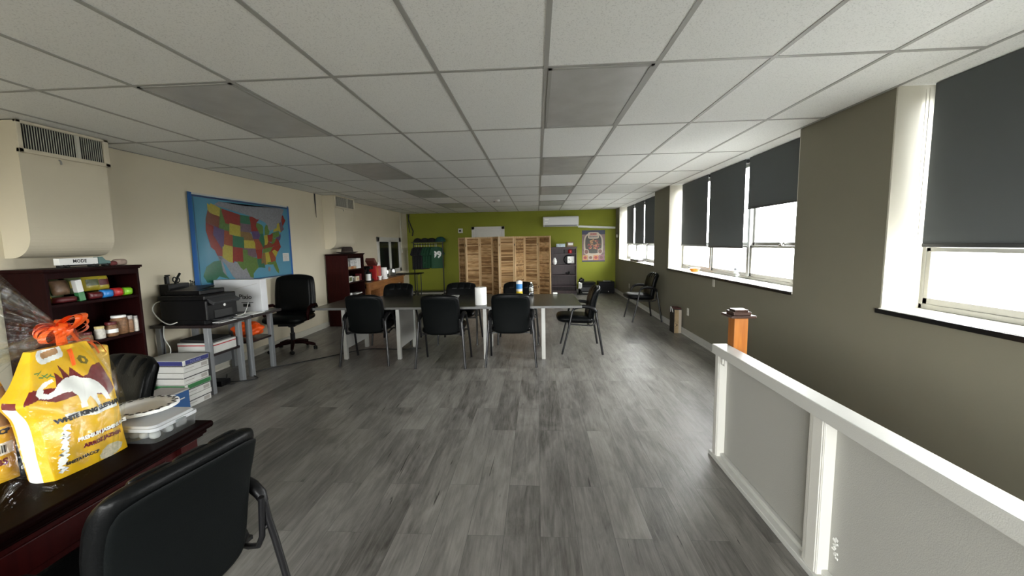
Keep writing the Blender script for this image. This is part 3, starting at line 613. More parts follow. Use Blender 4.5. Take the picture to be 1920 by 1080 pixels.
def packet(name, label, cat, c, w, d, h, mat, rot=0, tilt=0, group=None, band=None):
    """pillow packet lying or standing; w along local x, d depth, h height"""
    t = thing(name, label, cat, (c[0], c[1], c[2]), 0, group)
    R = Rz(rot) @ Rx(tilt)
    fr = lambda a, b, cc: V(*c)+R @ V(a, cc, b+h/2)
    MB().pad(fr, w, h, d, .06, 12, e=4, puff=.6).build('wrapper', mat, t)
    if band:
        def f2(a, b): 
            u = a/(w/2); v = b/(h/2)
            return fr(a, b, -(d/2*max(0, (1-abs(u)**4)*(1-abs(v)**4))**.6)-.0015)
        MB().grid(lambda i, j: f2((i-.5)*w*.8, (j-.5)*h*.38), 8, 6).build('printed_band', band, t)
    return t
# first bookcase: contents (opening faces +x, so packets are turned a quarter)
Q = PI/2
zz = 1.119
packet('noodle_packet', 'yellow noodle packet at the dark end of the upper shelf', 'packet', (-3.72, 2.87, zz), .10, .05, .17, 'yellowpk', Q, -.15, 'packets on the bookcase upper shelf', 'olivepk')
packet('noodle_packet', 'clear green bag of noodles lying behind the carton', 'packet', (-3.80, 2.98, zz), .17, .09, .18, 'olivepk', Q, -.1, 'packets on the bookcase upper shelf', 'greenpk')
packet('noodle_packet', 'tan noodle bag just before the white and green carton', 'packet', (-3.73, 3.00, zz+.055), .12, .06, .12, P('tan_packet', (.20, .12, .07), .35, bump=.4, bscale=30, var=.4, vscale=20), Q, -.2, 'packets on the bookcase upper shelf')
packet('noodle_packet', 'olive noodle packet just behind the white and green carton', 'packet', (-3.78, 3.14, zz+.05), .12, .06, .15, 'olivepk', Q, -.12, 'packets on the bookcase upper shelf', 'yellowpk')
packet('noodle_packet', 'yellow noodle packet above the blue packet', 'packet', (-3.76, 3.25, zz+.06), .13, .06, .14, 'yellowpk', Q, -.15, 'packets on the bookcase upper shelf', 'olivepk')
packet('noodle_packet', 'yellow noodle packet with purple top above the red packet', 'packet', (-3.75, 3.335, zz+.06), .10, .05, .135, 'yellowpk', Q, -.15, 'packets on the bookcase upper shelf', 'darkredpk')
packet('snack_packet', 'dark red packet lying at the dark end of the upper shelf', 'packet', (-3.68, 2.97, zz), .16, .09, .045, 'darkredpk', Q, 0, 'small packets lying on the upper shelf')
packet('snack_packet', 'dark red packet lying between carton and blue packet', 'packet', (-3.68, 3.19, zz), .10, .09, .06, 'darkredpk', Q, 0, 'small packets lying on the upper shelf')
packet('snack_packet', 'bright blue packet lying at the front of the upper shelf', 'packet', (-3.67, 3.275, zz), .09, .09, .07, 'bluepk', Q, 0, 'small packets lying on the upper shelf')
packet('snack_packet', 'bright red packet lying between the blue and lime packets', 'packet', (-3.67, 3.36, zz), .09, .09, .075, 'redpk', Q, 0, 'small packets lying on the upper shelf')
packet('snack_packet', 'lime green packet lying at the far end of the upper shelf', 'packet', (-3.67, 3.445, zz), .09, .09, .07, 'lime', Q, 0, 'small packets lying on the upper shelf')
ct = thing('carton', 'tall narrow white and green carton leaning on the upper shelf', 'carton', (-3.66, 3.08, zz))
RT = Rx(.13)
MB().box(-3.69, -3.65, 3.06, 3.105, zz, zz+.07, 0, RT, (-3.67, 3.08, zz)).build('lower_half', 'greenpk', ct, bevel=.003)
MB().box(-3.69, -3.65, 3.06, 3.105, zz+.071, zz+.17, 0, RT, (-3.67, 3.08, zz)).build('upper_half', 'whitep', ct, bevel=.003)
def jar(label, c, r, h, body, lidm, group='jars on the bookcase middle shelf', lh=.018, lab=None):
    t = thing('jar', label, 'jar', c, 0, group)
    MB().lathe([(r*.9, 0), (r, .006), (r, h-.02), (r*.8, h-.004), (r*.78, h)], c, 18).build('jar_body', body, t)
    MB().lathe([(r*.86, h-.002), (r*.88, h), (r*.88, h+lh-.003), (r*.82, h+lh), (0, h+lh)], c, 18).build('lid', lidm, t)
    if lab: MB().lathe([(r+.0012, h*.3), (r+.0012, h*.62)], c, 18).build('paper_label', lab, t)
    return t
z2 = .786
jar('glass jar of pale sweets with a red lid standing behind the orange ribbon', (-3.80, 3.03, z2), .05, .12, 'jarwhite', 'redpk', lh=.04)
jar('small dark jar with maroon lid beside the ribbon', (-3.66, 3.075, z2), .04, .055, 'jarbrown', 'darkredpk', lh=.02)
jar('small jar with a pale yellow lid on the middle shelf', (-3.66, 3.18, z2), .036, .085, 'jarwhite', P('pale_yellow_lid', (.6, .5, .22), .5))
jar('dark jar with maroon lid and white label', (-3.66, 3.275, z2), .044, .10, 'jarbrown', 'darkredpk', lh=.022, lab='whitep')
jar('big brown jar with a wide white lid', (-3.69, 3.375, z2), .058, .145, 'jarbrown', 'whitep')
jar('slim jar of brown spice between the big jar and white jar', (-3.65, 3.435, z2), .022, .12, 'jarbrown', P('grey_cap', (.35, .33, .31), .4), lh=.03)
jar('slim white spice jar at the far end of the middle shelf', (-3.65, 3.483, z2), .022, .12, 'jarwhite', P('grey_cap2', (.3, .29, .28), .4), lh=.02)
z3 = .451
packet('snack_bag', 'long red shiny bag on the bookcase lower shelf', 'packet', (-3.66, 3.26, z3), .40, .14, .10, 'redpk', Q, 0, 'bags on the lower shelf')
sb = MB().box(-3.72, -3.62, 3.40, 3.50, z3, z3+.085); tag(sb.build('snack_box', 'tan', bevel=.003), 'small tan box at the far end of the lower shelf', 'box')
# toy truck
tk = thing('toy_truck', 'white toy truck with MODE on its trailer on top of the first bookcase', 'toy truck', (-3.72, 3.17, 1.386))
ztk = 1.386
MB().box(-3.745, -3.695, 2.985, 3.27, ztk+.022, ztk+.075).build('trailer', 'whitep', tk, bevel=.002)
MB().text('MODE', .036, lambda a, b: V(-3.6940, 3.13+a, ztk+.05+b), bold=.001).build('lettering', 'blackp', tk)
MB().add([V(x, y, z+ztk) for x in (-3.745, -3.695) for y, z in ((3.275, .02), (3.275, .08), (3.31, .08), (3.335, .05), (3.37, .045), (3.375, .02))], [(0, 1, 2, 3, 4, 5)[::-1], (6, 7, 8, 9, 10, 11)] + [(k, (k+1) % 6, 6+(k+1) % 6, 6+k) for k in range(6)]).build('cab', 'tealpaint', tk, bevel=.003)
MB().box(-3.742, -3.698, 3.0, 3.36, ztk+.012, ztk+.022).build('chassis', 'blackp', tk)
for y in (3.01, 3.045, 3.235, 3.262, 3.345):
    MB().lathe([(0, -.026), (.012, -.026), (.012, .026), (0, .026)], (-3.72, y, ztk+.012), 12, axis=Ry(Q)).build('wheel', 'blackp', tk)
pt = thing('plush_toy', 'small brown and beige soft toy beside the toy truck', 'toy', (-3.72, 3.46, 1.386))
MB().pad(lambda a, b, c: V(-3.72+c, 3.47+a, 1.413+b), .12, .055, .07, .2, 10, e=3, puff=.6).build('body', P('beige_plush', (.36, .27, .22), .9, bump=.5, bscale=60), pt)
MB().pad(lambda a, b, c: V(-3.71+c, 3.402+a, 1.405+b), .06, .04, .05, .2, 8, e=3, puff=.6).build('head', P('maroon_plush', (.14, .03, .03), .9, bump=.5, bscale=60), pt)

# ------------------------------------------------------------------ foreground desk and everything on it
ZD = .752
dk = thing('executive_desk', 'dark mahogany desk in the front corner carrying the rice bags', 'desk', (-1.85, .85, 0))
MB().box(-2.28, -1.455, -.05, 1.695, ZD-.03, ZD).build('desk_top', 'mahoy', dk, bevel=.012, seg=4)
MB().box(-2.26, -1.475, -.03, 1.675, ZD-.05, ZD-.03).box(-2.25, -1.485, -.02, 1.665, ZD-.062, ZD-.05).build('edge_moulding', 'mahoy', dk, bevel=.006)
MB().box(-1.535, -1.515, .1, 1.56, .545, ZD-.06).box(-1.516, -1.508, .16, 1.50, .57, ZD-.09).build('modesty_panel', 'mahored', dk, bevel=.004)
for y in (1.555, .0): MB().box(-1.57, -1.49, y, y+.08, 0, ZD-.06).build('leg', 'mahored', dk, bevel=.004)
MB().box(-2.24, -1.57, 1.575, 1.60, .05, ZD-.06).build('end_panel', 'mahored', dk, bevel=.003)
for y in (1.50, .05): MB().box(-2.25, -2.17, y, y+.08, 0, ZD-.06).build('leg', 'mahored', dk, bevel=.004)

# rice bags ---------------------------------------------------------------
def pip(p, poly):
    x, y = p; c = False; j = len(poly)-1
    for i in range(len(poly)):
        xi, yi = poly[i]; xj, yj = poly[j]
        if (yi > y) != (yj > y) and x < (xj-xi)*(y-yi)/(yj-yi)+xi: c = not c
        j = i
    return c
ELE = [(432, 248), (390, 275), (362, 320), (370, 355), (400, 373), (450, 375), (490, 350), (520, 330), (570, 320), (600, 345), (615, 400), (625, 440), (665, 425), (655, 385), (680, 345), (720, 380), (745, 415), (770, 395), (740, 350), (735, 325), (775, 320), (815, 358), (855, 355), (830, 320), (800, 275), (760, 240), (700, 220), (640, 222), (590, 208), (555, 225), (520, 235), (490, 255), (470, 285), (465, 320), (440, 345), (410, 340), (400, 315), (420, 285), (445, 262)]
RED1 = [(210, 390), (300, 350), (340, 330), (470, 300), (440, 200), (505, 240), (480, 148), (560, 215), (570, 150), (650, 210), (690, 190), (760, 120), (830, 90), (860, 190), (900, 270), (830, 330), (700, 330), (600, 350), (470, 420), (420, 460), (390, 450), (480, 395), (400, 380), (280, 470), (220, 420)]
YST = [(300, 470), (420, 420), (640, 330), (650, 350), (440, 450), (320, 490)]
WHB = [(505, 490), (700, 440), (900, 370), (915, 395), (720, 480), (515, 515)]
REDB = [(640, 645), (960, 510), (968, 528), (648, 668)]
RICE = [(780, 780), (800, 735), (850, 690), (920, 655), (980, 655), (975, 690), (930, 740), (860, 790), (800, 805)]
GUS = [(310, 520), (400, 520), (470, 1010), (440, 1010), (360, 980)]
GUSR = [(305, 490), (400, 480), (405, 515), (310, 530)]
GREENB = [(650, 85), (680, 55), (730, 60), (745, 90), (720, 115), (670, 115)]
def stadium(p, c, half, r, ang):
    x = p[0]-c[0]; y = p[1]-c[1]; ca, sa = math.cos(ang), math.sin(ang)
    a = x*ca+y*sa; b = -x*sa+y*ca
    return math.hypot(max(abs(a)-half, 0), b) < r
def zpix(u, v):   # u 0..1 across the front, v 0..1 up: coordinates of the printed design
    a = (480+570*u, 985-302*u); b = (259+561*u, 86-151*u)
    return (a[0]+(b[0]-a[0])*v, a[1]+(b[1]-a[1])*v)
BW_, BH_, BD_ = .245, .425, .105
def bagfn(x0, yc, lean, yaw):
    R = Rz(yaw)
    def f(u, v, side=0.0, d=0.0):
        # u,v in 0..1 on the front face; side 0..1 wraps to the back
        a = (u-.5)*BW_*(.96+.04*min(1, v/.55)-.32*max(0, (v-.64)/.36)**1.15)+.012*max(0, (v-.64)/.36); b = v*BH_
        if u < .5: a -= .022*(1-2*u)*math.exp(-((v-.62)/.09)**2)
        bl = .028*(max(0, 1-abs(2*u-1)**2.5)*max(0, math.sin(PI*min(1, .08+v*.95))))**.7
        tp = 1-.75*max(0, (v-.55)/.45)**1.3
        cx = BD_/2*tp+bl+d+.004*math.sin(19*u+7*v)*math.sin(11*v+3)
        if side: cx = -BD_/2*tp-bl*.6
        return V(x0, yc, ZD)+R @ V(cx-lean*b, a, b)
    return f
def uvz(px, py):
    best = min(((zpix(i/60, j/60)[0]-px)**2+(zpix(i/60, j/60)[1]-py)**2, i/60, j/60) for i in range(61) for j in range(61))
    return best[1:]
def rice_bag(label, x0, yc, lean, yaw, back=False):
    t = thing('rice_bag', label, 'rice bag', (x0, yc, ZD), group='yellow rice bags on the desk')
    f = bagfn(x0, yc, lean, yaw)
    def mf(u, v):
        p = zpix(u, v)
        if back: return 4 if .60 < v < .66 else 3 if .44 < v < .74 else (2 if .52 < u < .97 and .22 < v < .31 else (1 if v > .82 and u < .8 and math.sin(17*u)*math.sin(31*v) > .3 else 0))
        hc = (432, 72)
        if stadium(p, hc, 78, 52, -.42): return 2 if not stadium(p, hc, 62, 20, -.42) else 3
        if pip(p, ELE): return 2
        if pip(p, YST): return 0
        if pip(p, RED1): return 1
        if pip(p, WHB): return 2
        if pip(p, REDB): return 1
        if pip(p, RICE): return 4
        if pip(p, GREENB) and not pip((p[0]*1.0, p[1]), [(690, 75), (715, 75), (715, 100), (690, 100)]): return 5
        return 0
    mb = MB()
    mb.grid(lambda i, j: f(i, j), 110, 170, 0, True, mf)
    mb.grid(lambda i, j: f(1-i, j, 1), 10, 20, 0)
    # gussets
    def gm(i, j): return 2 if .22 < i < .74 and j < .60 else (1 if .22 < i < .74 and j < .66 else 0)
    mb.grid(lambda i, j: f(0, j, 1).lerp(f(0, j), i)+V(0, -.018*math.sin(PI*i)*(1-j), 0), 20, 40, 0, True, gm)
    mb.grid(lambda i, j: f(1, j).lerp(f(1, j, 1), i)+V(0, .012*math.sin(PI*i)*(1-j), 0), 8, 20, 0)
    mb.grid(lambda i, j: f(i, 0).lerp(f(i, 0, 1), j), 10, 2, 0)
    mb.grid(lambda i, j: f(i, 1).lerp(f(i, 1, 1), j), 10, 2, 0)
    mb.build('bag', ['yellow', 'maroon', 'whitep', 'tan', 'grain', P('olive_emblem', (.16, .12, .01), .4)], t)
    def tx(s_, size, u, v, m, slope=0.0, bold=0.0015):
        return MB().text(s_, size, lambda a, b: f(u+a/BW_, v+b/BH_+slope*a, 0, .0022), 0, bold).build('lettering', m, t)
    if back:
        tx('HACCP', .022, .80, .40, 'blackp'); tx('LBS', .030, .80, .165, 'maroon')
        bc = MB()
        for k in range(16): bc.grid(lambda i, j, k=k: f(.56+.022*k+.006*(k % 3)*i+.005*i, .235+.06*j, 0, .002), 1, 3)
        bc.build('barcode', 'blackp', t)
        return t
    for s_, size, zp, m_, b_ in (('WHITE KING ELEPHANT', .0205, (715, 448), 'blackp', .0016), ('PREMIUM JASMINE RICE', .0175, (815, 583), 'whitep', .001), ('ARROZ JAZMIN', .0185, (800, 640), 'maroon', .0012), ('SMETA HACCP', .015, (650, 798), 'blackp', .0008)):
        u, v = uvz(*zp); tx(s_, size, u, v, m_, 0, b_)
    sw = MB()
    for k in range(9):
        u0, v0 = uvz(515+4*math.sin(k), 590+38*k)
        sw.grid(lambda i, j, u0=u0, v0=v0, k=k: f(u0-.035+.07*i+.02*math.sin(9*j+k), v0-.03+.045*j+.015*math.sin(PI*i), 0, .002), 4, 3)
    sw.build('side_script', 'whitep', t)
    sp = MB()
    for k in range(7):
        u0, v0 = uvz(320+16*k, 235+(k % 3)*10)
        sp.grid(lambda i, j, u0=u0, v0=v0, k=k: f(u0+.05*i, v0+.008*j+.03*i*math.sin(k*1.7), 0, .002), 3, 1)
    sp.build('green_sprig', 'greenpk', t)
    return t
rice_bag('yellow rice bag with a white elephant standing at the front of the desk', -1.660, 1.325, .13, -.05)
rice_bag('yellow rice bag partly out of frame behind the front rice bag', -1.865, 1.14, .06, -.35, True)
gb = MB().box(-1.90, -1.76, 1.40, 1.56, ZD, ZD+.38); tag(gb.build('gift_box', 'gold', bevel=.01), 'gold foil box under the cellophane behind the front rice bag', 'box')
mb2 = MB().box(-2.18, -2.0, 1.16, 1.36, ZD, ZD+.40); tag(mb2.build('snack_box', P('dark_maroon_box', (.055, .012, .02), .35), bevel=.008), 'dark maroon box under the cellophane at the back of the desk', 'box')
orb = packet('snack_bag', 'orange speckled snack bag squeezed behind the front rice bag', 'packet', (-1.775, 1.43, ZD), .15, .06, .40, P('orange_speckle', (.5, .15, .03), .35, var=.7, vscale=60), Q, 0)
# cellophane wrap with ribbon
cw = thing('cellophane_wrap', 'clear cellophane gathered with an orange ribbon around the rice bags', 'gift wrap', (-1.84, 1.33, ZD))
def cel(i, j):
    a = 2*PI*i; z = j
    # footprint radii shrink to the knot
    k = (1-z**2.2)
    cx, cy = -1.86+.085*z, 1.20+.20*z**1.5
    rx = .03+.29*k; ry = .03+.245*k
    sx = math.copysign(abs(math.cos(a))**.75, math.cos(a)); sy = math.copysign(abs(math.sin(a))**.75, math.sin(a))
    cr = .012*math.sin(17*a+5*z)*(.3+z)+.008*math.sin(41*a-9*z)
    return V(cx+(rx+cr)*sx, cy+(ry+cr)*sy, ZD+.004+.462*z**.85)
MB().grid(cel, 96, 30).build('wrap', 'cello', cw)
def flare(i, j):
    a = 2*PI*i; r = .025+.20*j**.9
    cr = 1+.16*math.sin(13*a+3*j)+.10*math.sin(29*a)
    d = V(-.05, -.32, .10)
    e1 = V(1, 0, .1).normalized(); e2 = d.normalized().cross(e1)
    return V(-1.78, 1.39, ZD+.468)+d*j*(1+.08*math.sin(7*a))+(e1*math.cos(a)*.75+e2*math.sin(a))*r*cr
MB().grid(flare, 96, 16).build('gathered_top', 'cello', cw)
rb = MB(); rr = random.Random(11); K0 = V(-1.775, 1.40, ZD+.468)
rb.lathe([(.0, -.022), (.024, -.015), (.030, 0), (.024, .015), (0, .022)], K0, 14)
for k in range(20):
    a = rr.uniform(0, 2*PI); el_ = rr.uniform(-.6, .6); L_ = rr.uniform(.045, .105)
    d = V(math.cos(a)*math.cos(el_), math.sin(a)*math.cos(el_), math.sin(el_)); s_ = d.cross(V(0, 0, 1)).normalized(); n_ = s_.cross(d)
    def loop(i, j, d=d, s_=s_, n_=n_, L_=L_):
        t = 2*PI*i; return K0+d*(L_*(.5-.5*math.cos(t)))+n_*(.022*math.sin(t))+s_*((j-.5)*(.014+.012*math.sin(t/2))+.010*math.sin(5*i+L_*90))
    rb.grid(loop, 16, 3)
for k in range(7):
    a = rr.uniform(-.9, 1.4); d = V(math.cos(a), math.sin(a), 0); L_ = rr.uniform(.08, .15); s_ = V(-d.y, d.x, .3)
    rb.grid(lambda i, j, d=d, s_=s_, L_=L_: K0+d*(L_*i)+V(0, 0, -.11*i*i*L_/.12+.018*math.sin(9*i))+s_*(j-.5)*(.02*(1-.5*i)), 10, 2)
rb.build('ribbon_bow', 'ribbon', cw)
# plates and clear container
cl = thing('storage_container', 'clear plastic container with frosted lid under the paper plates', 'container', (-1.66, 1.58, ZD))
def rrect(x0, x1, y0, y1, r, n=5):
    o = []
    for cx, cy, a0 in ((x1-r, y1-r, 0), (x0+r, y1-r, Q), (x0+r, y0+r, PI), (x1-r, y0+r, PI*1.5)):
        for k in range(n+1): a = a0+Q*k/n; o.append((cx+r*math.cos(a), cy+r*math.sin(a)))
    return o
def extr(pts, z0, z1, s0=1.0, s1=1.0, mb=None, m=0):
    mb = mb or MB(); n = len(pts); cx = sum(p[0] for p in pts)/n; cy = sum(p[1] for p in pts)/n
    lo = [V(cx+(x-cx)*s0, cy+(y-cy)*s0, z0) for x, y in pts]; hi = [V(cx+(x-cx)*s1, cy+(y-cy)*s1, z1) for x, y in pts]
    mb.add(lo+hi, [tuple(range(n))[::-1], tuple(range(n, 2*n))] + [(k, (k+1) % n, n+(k+1) % n, n+k) for k in range(n)], m); return mb
CP = rrect(-1.80, -1.50, 1.455, 1.675, .03)
extr(CP, ZD+.001, ZD+.050, .95, .98).build('tub', 'clear', cl)
extr(CP, ZD+.048, ZD+.062, 1.0, 1.0, extr(CP, ZD+.060, ZD+.070, .96, .9)).build('lid', 'frosted', cl, bevel=.002)
MB().box(-1.499, -1.488, 1.55, 1.59, ZD+.03, ZD+.06).build('latch', 'clear', cl)
ins = MB()
for k in range(16): ins.pad(lambda a, b, c, k=k: V(-1.755+.042*(k % 6)+a, 1.50+.058*(k//6)+c, ZD+.021+b), .034, .030, .036, .2, 6, e=3)
tag(ins.build('cutlery', 'plate'), kind='stuff'); ins_o = bpy.data.objects['cutlery']; ins_o.name = 'pale_contents'; ins_o.parent = cl; ins_o.location = -V(*cl.location)
for k, (dz, lab) in enumerate(((0, 'white paper plate at the bottom of the stack on the container'), (.006, 'white paper plate in the middle of the stack'), (.012, 'topmost white paper plate with black scroll pattern rim'))):
    c = (-1.70+.003*k, 1.615-.004*k, ZD+.0705+dz)
    t = thing('paper_plate', lab, 'plate', c, group='stack of paper plates on the container')
    MB().lathe([(0, 0), (.075, 0), (.083, .004), (.105, .014), (.122, .015), (.123, .016), (.105, .0165), (.083, .007), (.075, .0025), (0, .0025)], c, 40).build('dish', 'plate', t)
    if k == 2:
        sp = MB(); rp = random.Random(4)
        for q in range(34):
            a = 2*PI*q/34; r = .1085+.005*(-1)**q; 
            pts = [V(c[0]+(r+.0085*math.cos(s_)*(.4+rp.random()))*math.cos(a)-.010*math.sin(s_)*math.sin(a), c[1]+(r+.0085*math.cos(s_))*math.sin(a)+.010*math.sin(s_)*math.cos(a), c[2]+.0172+.0006*q/26) for s_ in (0, 1.3, 2.4, 3.7, 5)]
            sp.add(pts, [(0, 1, 2, 3, 4)])
        sp.build('rim_pattern', 'blackp', t)

# ------------------------------------------------------------------ guest chairs
def guest_chair(label, loc, rot, group):
    t = thing('guest_chair', label, 'chair', (0, 0, 0), 0, group)
    B = lambda mb, n_, m_: mb.build(n_, m_, t, world=False)
    for s in (-1, 1):
        B(MB().tube([(s*.30, .27, 0), (s*.297, .225, .18), (s*.292, .18, .354), (s*.280, .15, .50), (s*.272, .135, .575), (s*.265, .105, .622)], .0150, 10, flat=.8), 'leg', 'blackmetal')
        B(MB().tube([(s*.312, -.275, 0), (s*.296, -.243, .2), (s*.280, -.208, .42), (s*.271, -.195, .50), (s*.266, -.188, .57)], .0165, 10, flat=.8), 'leg', 'blackmetal')
        B(MB().tube([(s*.267, .118, .607), (s*.265, .095, .630), (s*.265, .05, .645), (s*.265, -.02, .650), (s*.265, -.09, .642), (s*.265, -.145, .622), (s*.266, -.175, .595), (s*.266, -.188, .565)], [.017, .021, .023, .024, .024, .023, .021, .015], 10, flat=1.15), 'armrest', 'blackplastic')
        B(MB().tube([(s*.248, .15, .405), (s*.248, -.02, .392), (s*.248, -.12, .388), (s*.248, -.165, .40), (s*.248, -.185, .44), (s*.247, -.19, .50), (s*.244, -.20, .60)], .011, 8, flat=1.0), 'back_bracket', 'blackmetal')
        B(MB().tube([(s*.248, -.185, .47), (s*.276, -.198, .475)], .010, 8), 'bolt', 'blackmetal')
    B(MB().box(-.285, .285, .165, .185, .395, .412).box(-.285, .285, -.10, -.08, .39, .405), 'seat_rail', 'blackmetal')
    B(MB().pad(lambda a, b, c: V(a, .095+b-.02*(a/.26)**2, .462+c+.012*(b/.24)), .52, .49, .115, .10, 18, e=5, puff=.42), 'seat', 'leather')
    yz = [(.40, -.135), (.50, -.142), (.60, -.155), (.72, -.175), (.82, -.205), (.90, -.245), (.94, -.272)]
    def ly(z):
        for (z0, y0), (z1, y1) in zip(yz, yz[1:]):
            if z <= z1: q = (z-z0)/(z1-z0); return y0+(y1-y0)*q
        return yz[-1][1]
    def bf(a, b, c):
        z = .645+b+.012*(1-(a/.24)**2)*(1 if b > 0 else 0)*b/.25
        return V(a*(1+.04*b/.25), ly(z)+c*.98-.0+.035*(abs(a)/.24)**2.4, z+c*.22)
    B(MB().pad(bf, .475, .50, .085, .09, 20, e=7, puff=.40), 'backrest', 'leather')
    B(MB().pad(lambda a, b, c: bf(a, b, c-.040), .44, .455, .016, .09, 16, e=8, puff=.3), 'back_panel', 'leatherback')
    for k in range(3):
        B(MB().pad(lambda a, b, c, k=k: bf(a+(k-1)*.105, b+.190, c+.022), .108, .115, .05, .08, 10, e=4, puff=.5), 'head_cushion', 'leather')
    t.location = loc; t.rotation_euler = (0, 0, rot)
    return t
GF = 'black guest chairs'
ch = guest_chair('black armchair on the camera side of the table, first from the map wall', (-2.205, 5.235, 0), .03, GF)
def gc(label, loc, rot): return copy_tree(ch, label, loc, rot, GF)
gc('black armchair on the camera side of the table, middle of three', (-1.20, 5.13, 0), .0, )
gc('black armchair on the camera side of the table, below the paper towel roll and wipes', (-.335, 5.19, 0), .0)
gc('black armchair at the end of the table facing the map wall', (.60, 5.81, 0), Q-.02)
gc('black armchair standing against the wall under the windows', (2.02, 8.05, 0), Q+.05)
gc('black armchair pushed under the mahogany desk in the front corner', (-1.265, 1.165, 0), Q-.18)
gc('black armchair behind the plates, turned towards the end of the mahogany desk', (-2.43, 2.0, 0), PI-.266)
gc('black armchair beyond the table, first from the map wall, facing the camera', (-2.235, 6.31, 0), PI)
gc('black armchair beyond the table, middle of three, facing the camera', (-1.215, 6.31, 0), PI)
gc('black armchair beyond the table, behind the wipes canister', (-.30, 6.31, 0), PI)

# ------------------------------------------------------------------ conference table
ZT = .722
tb = thing('conference_table', 'long grey wood conference table surrounded by black chairs', 'table', (-1.15, 5.63, 0))
MB().box(-2.93, .552, 5.155, 6.40, ZT-.028, ZT, 0).build('table_top', 'tabletop', tb, bevel=.002)
MB().box(-2.928, .55, 5.151, 5.156, ZT-.03, ZT-.001).box(.551, .555, 5.155, 6.40, ZT-.03, ZT-.001).build('edge_band', 'tableedge', tb)
for x in (-2.585, -1.85, -.69, .07):
    for y in (5.30, 5.98): MB().box(x-.025, x+.025, y-.025, y+.025, 0, ZT-.028).build('leg', 'legwhite', tb, bevel=.004)
    MB().box(x-.02, x+.02, 5.325, 5.955, ZT-.09, ZT-.03).build('top_rail', 'legwhite', tb)
    if x in (-2.585, -1.85): MB().box(x-.008, x+.008, 5.325, 5.955, .14, ZT-.09).build('side_panel', 'trimgrey', tb)
pr_ = thing('paper_towel_roll', 'white paper towel roll standing on the conference table', 'paper towels', (-.74, 5.32, ZT))
MB().lathe([(.02, .004), (.074, .002), (.076, .006), (.076, .225), (.074, .23), (.022, .23), (.022, .12)], (-.74, 5.32, ZT), 32).build('paper', 'paper', pr_)
MB().lathe([(.0225, .002), (.0225, .229), (.020, .229), (.020, .002)], (-.74, 5.32, ZT), 18).build('core', 'greycard', pr_)
wc = thing('wipes_canister', 'blue and yellow cleaning wipes canister on the table', 'canister', (-.278, 6.28, ZT))
cc = (-.278, 6.28, ZT)
MB().lathe([(.045, 0), (.048, .004), (.048, .19)], cc, 24).build('canister', 'whitep', wc)
MB().lathe([(.0485, .10), (.0485, .175)], cc, 24).build('blue_label', 'wipeblue', wc)
MB().lathe([(.0485, .012), (.0485, .062)], cc, 24).build('yellow_label', 'wipeyellow', wc)
MB().lathe([(.049, .19), (.049, .21), (.03, .222), (.03, .226), (0, .228)], cc, 24).build('lid', 'whitep', wc)
sw = MB().poly([(-.035, .17), (.03, .15), (.0, .10), (-.03, .12)], lambda a, b: V(-.278+a, 6.28-math.sqrt(max(0, .0489**2-a*a)), ZT+b)); sw.build('label_swirl', P('wipes_light', (.35, .6, .8), .4), wc)
wg = thing('water_bottle', 'clear plastic bottle on the table beside the wipes canister', 'bottle', (-.095, 6.27, ZT))
MB().lathe([(.028, 0), (.033, .006), (.033, .05), (.030, .055), (.033, .06), (.033, .12), (.028, .145), (.014, .17), (.013, .185)], (-.095, 6.27, ZT), 20).build('bottle_body', 'bottle', wg)
MB().lathe([(.015, .183), (.015, .20), (0, .201)], (-.095, 6.27, ZT), 16).build('cap', 'whitep', wg)
MB().lathe([(.0335, .065), (.0335, .11)], (-.095, 6.27, ZT), 20).build('label', 'alu', wg)
wb = MB().box(.235, .305, 6.34, 6.375, ZT+.002, ZT+.028); tag(wb.build('remote_control', 'whitep', bevel=.006), 'small white remote on the table in front of the far bookcase', 'remote')
pp_ = MB().box(-1.46, -1.20, 6.10, 6.27, ZT+.001, ZT+.014, 0, Rz(.08)); tag(pp_.build('document', P('grey_paper', (.42, .42, .41), .6), bevel=.002), 'grey-white document lying on the table before the middle far chair', 'document')

# ------------------------------------------------------------------ small workstations, printer, boxes
for (ya, yb, lab) in ((3.93, 4.505, 'dark-topped side table with grey legs under the printer'), (4.53, 5.06, 'dark-topped side table with grey legs under the white monitor box')):
    t = thing('side_table', lab, 'table', (-3.65, (ya+yb)/2, 0), group='grey-legged side tables by the map wall')
    MB().box(XL+.03, -3.29, ya, yb, .712, .742).build('table_top', 'deskblack', t, bevel=.002)
    for x0, x1 in ((XL+.05, XL+.10), (-3.43, -3.38)):
        for y0 in (ya+.06, yb-.075): MB().box(x0, x1, y0-.025, y0+.025, 0, .712).build('leg', 'leggrey', t, bevel=.003)
    MB().box(XL+.06, -3.385, ya+.05, yb-.05, .395, .418).build('shelf', 'deskblack', t, bevel=.002)
    MB().box(XL+.055, XL+.065, ya+.05, yb-.05, .1, .40).build('back_panel', 'leggrey', t)
ZW = .743
pn = thing('printer', 'black all-in-one printer on the side table under the map', 'printer', (-3.62, 4.17, ZW))
MB().box(-3.86, -3.36, 3.955, 4.385, ZW+.04, ZW+.25).build('body', 'blackplastic', pn, bevel=.012)
MB().box(-3.84, -3.40, 3.965, 4.375, ZW, ZW+.045).build('base', 'blackplastic', pn, bevel=.004)
MB().box(-3.87, -3.37, 3.95, 4.39, ZW+.252, ZW+.30).build('scanner_lid', 'blackplastic', pn, bevel=.01)
MB().box(-3.85, -3.47, 4.02, 4.36, ZW+.30, ZW+.345).box(-3.80, -3.56, 4.10, 4.34, ZW+.345, ZW+.36, 0, Rx(.12)).build('document_feeder', 'blackplastic', pn, bevel=.01)
MB().box(-3.39, -3.30, 3.99, 4.36, ZW+.215, ZW+.25, 0, Ry(.5)).build('control_panel', 'darkgrey', pn, bevel=.006)
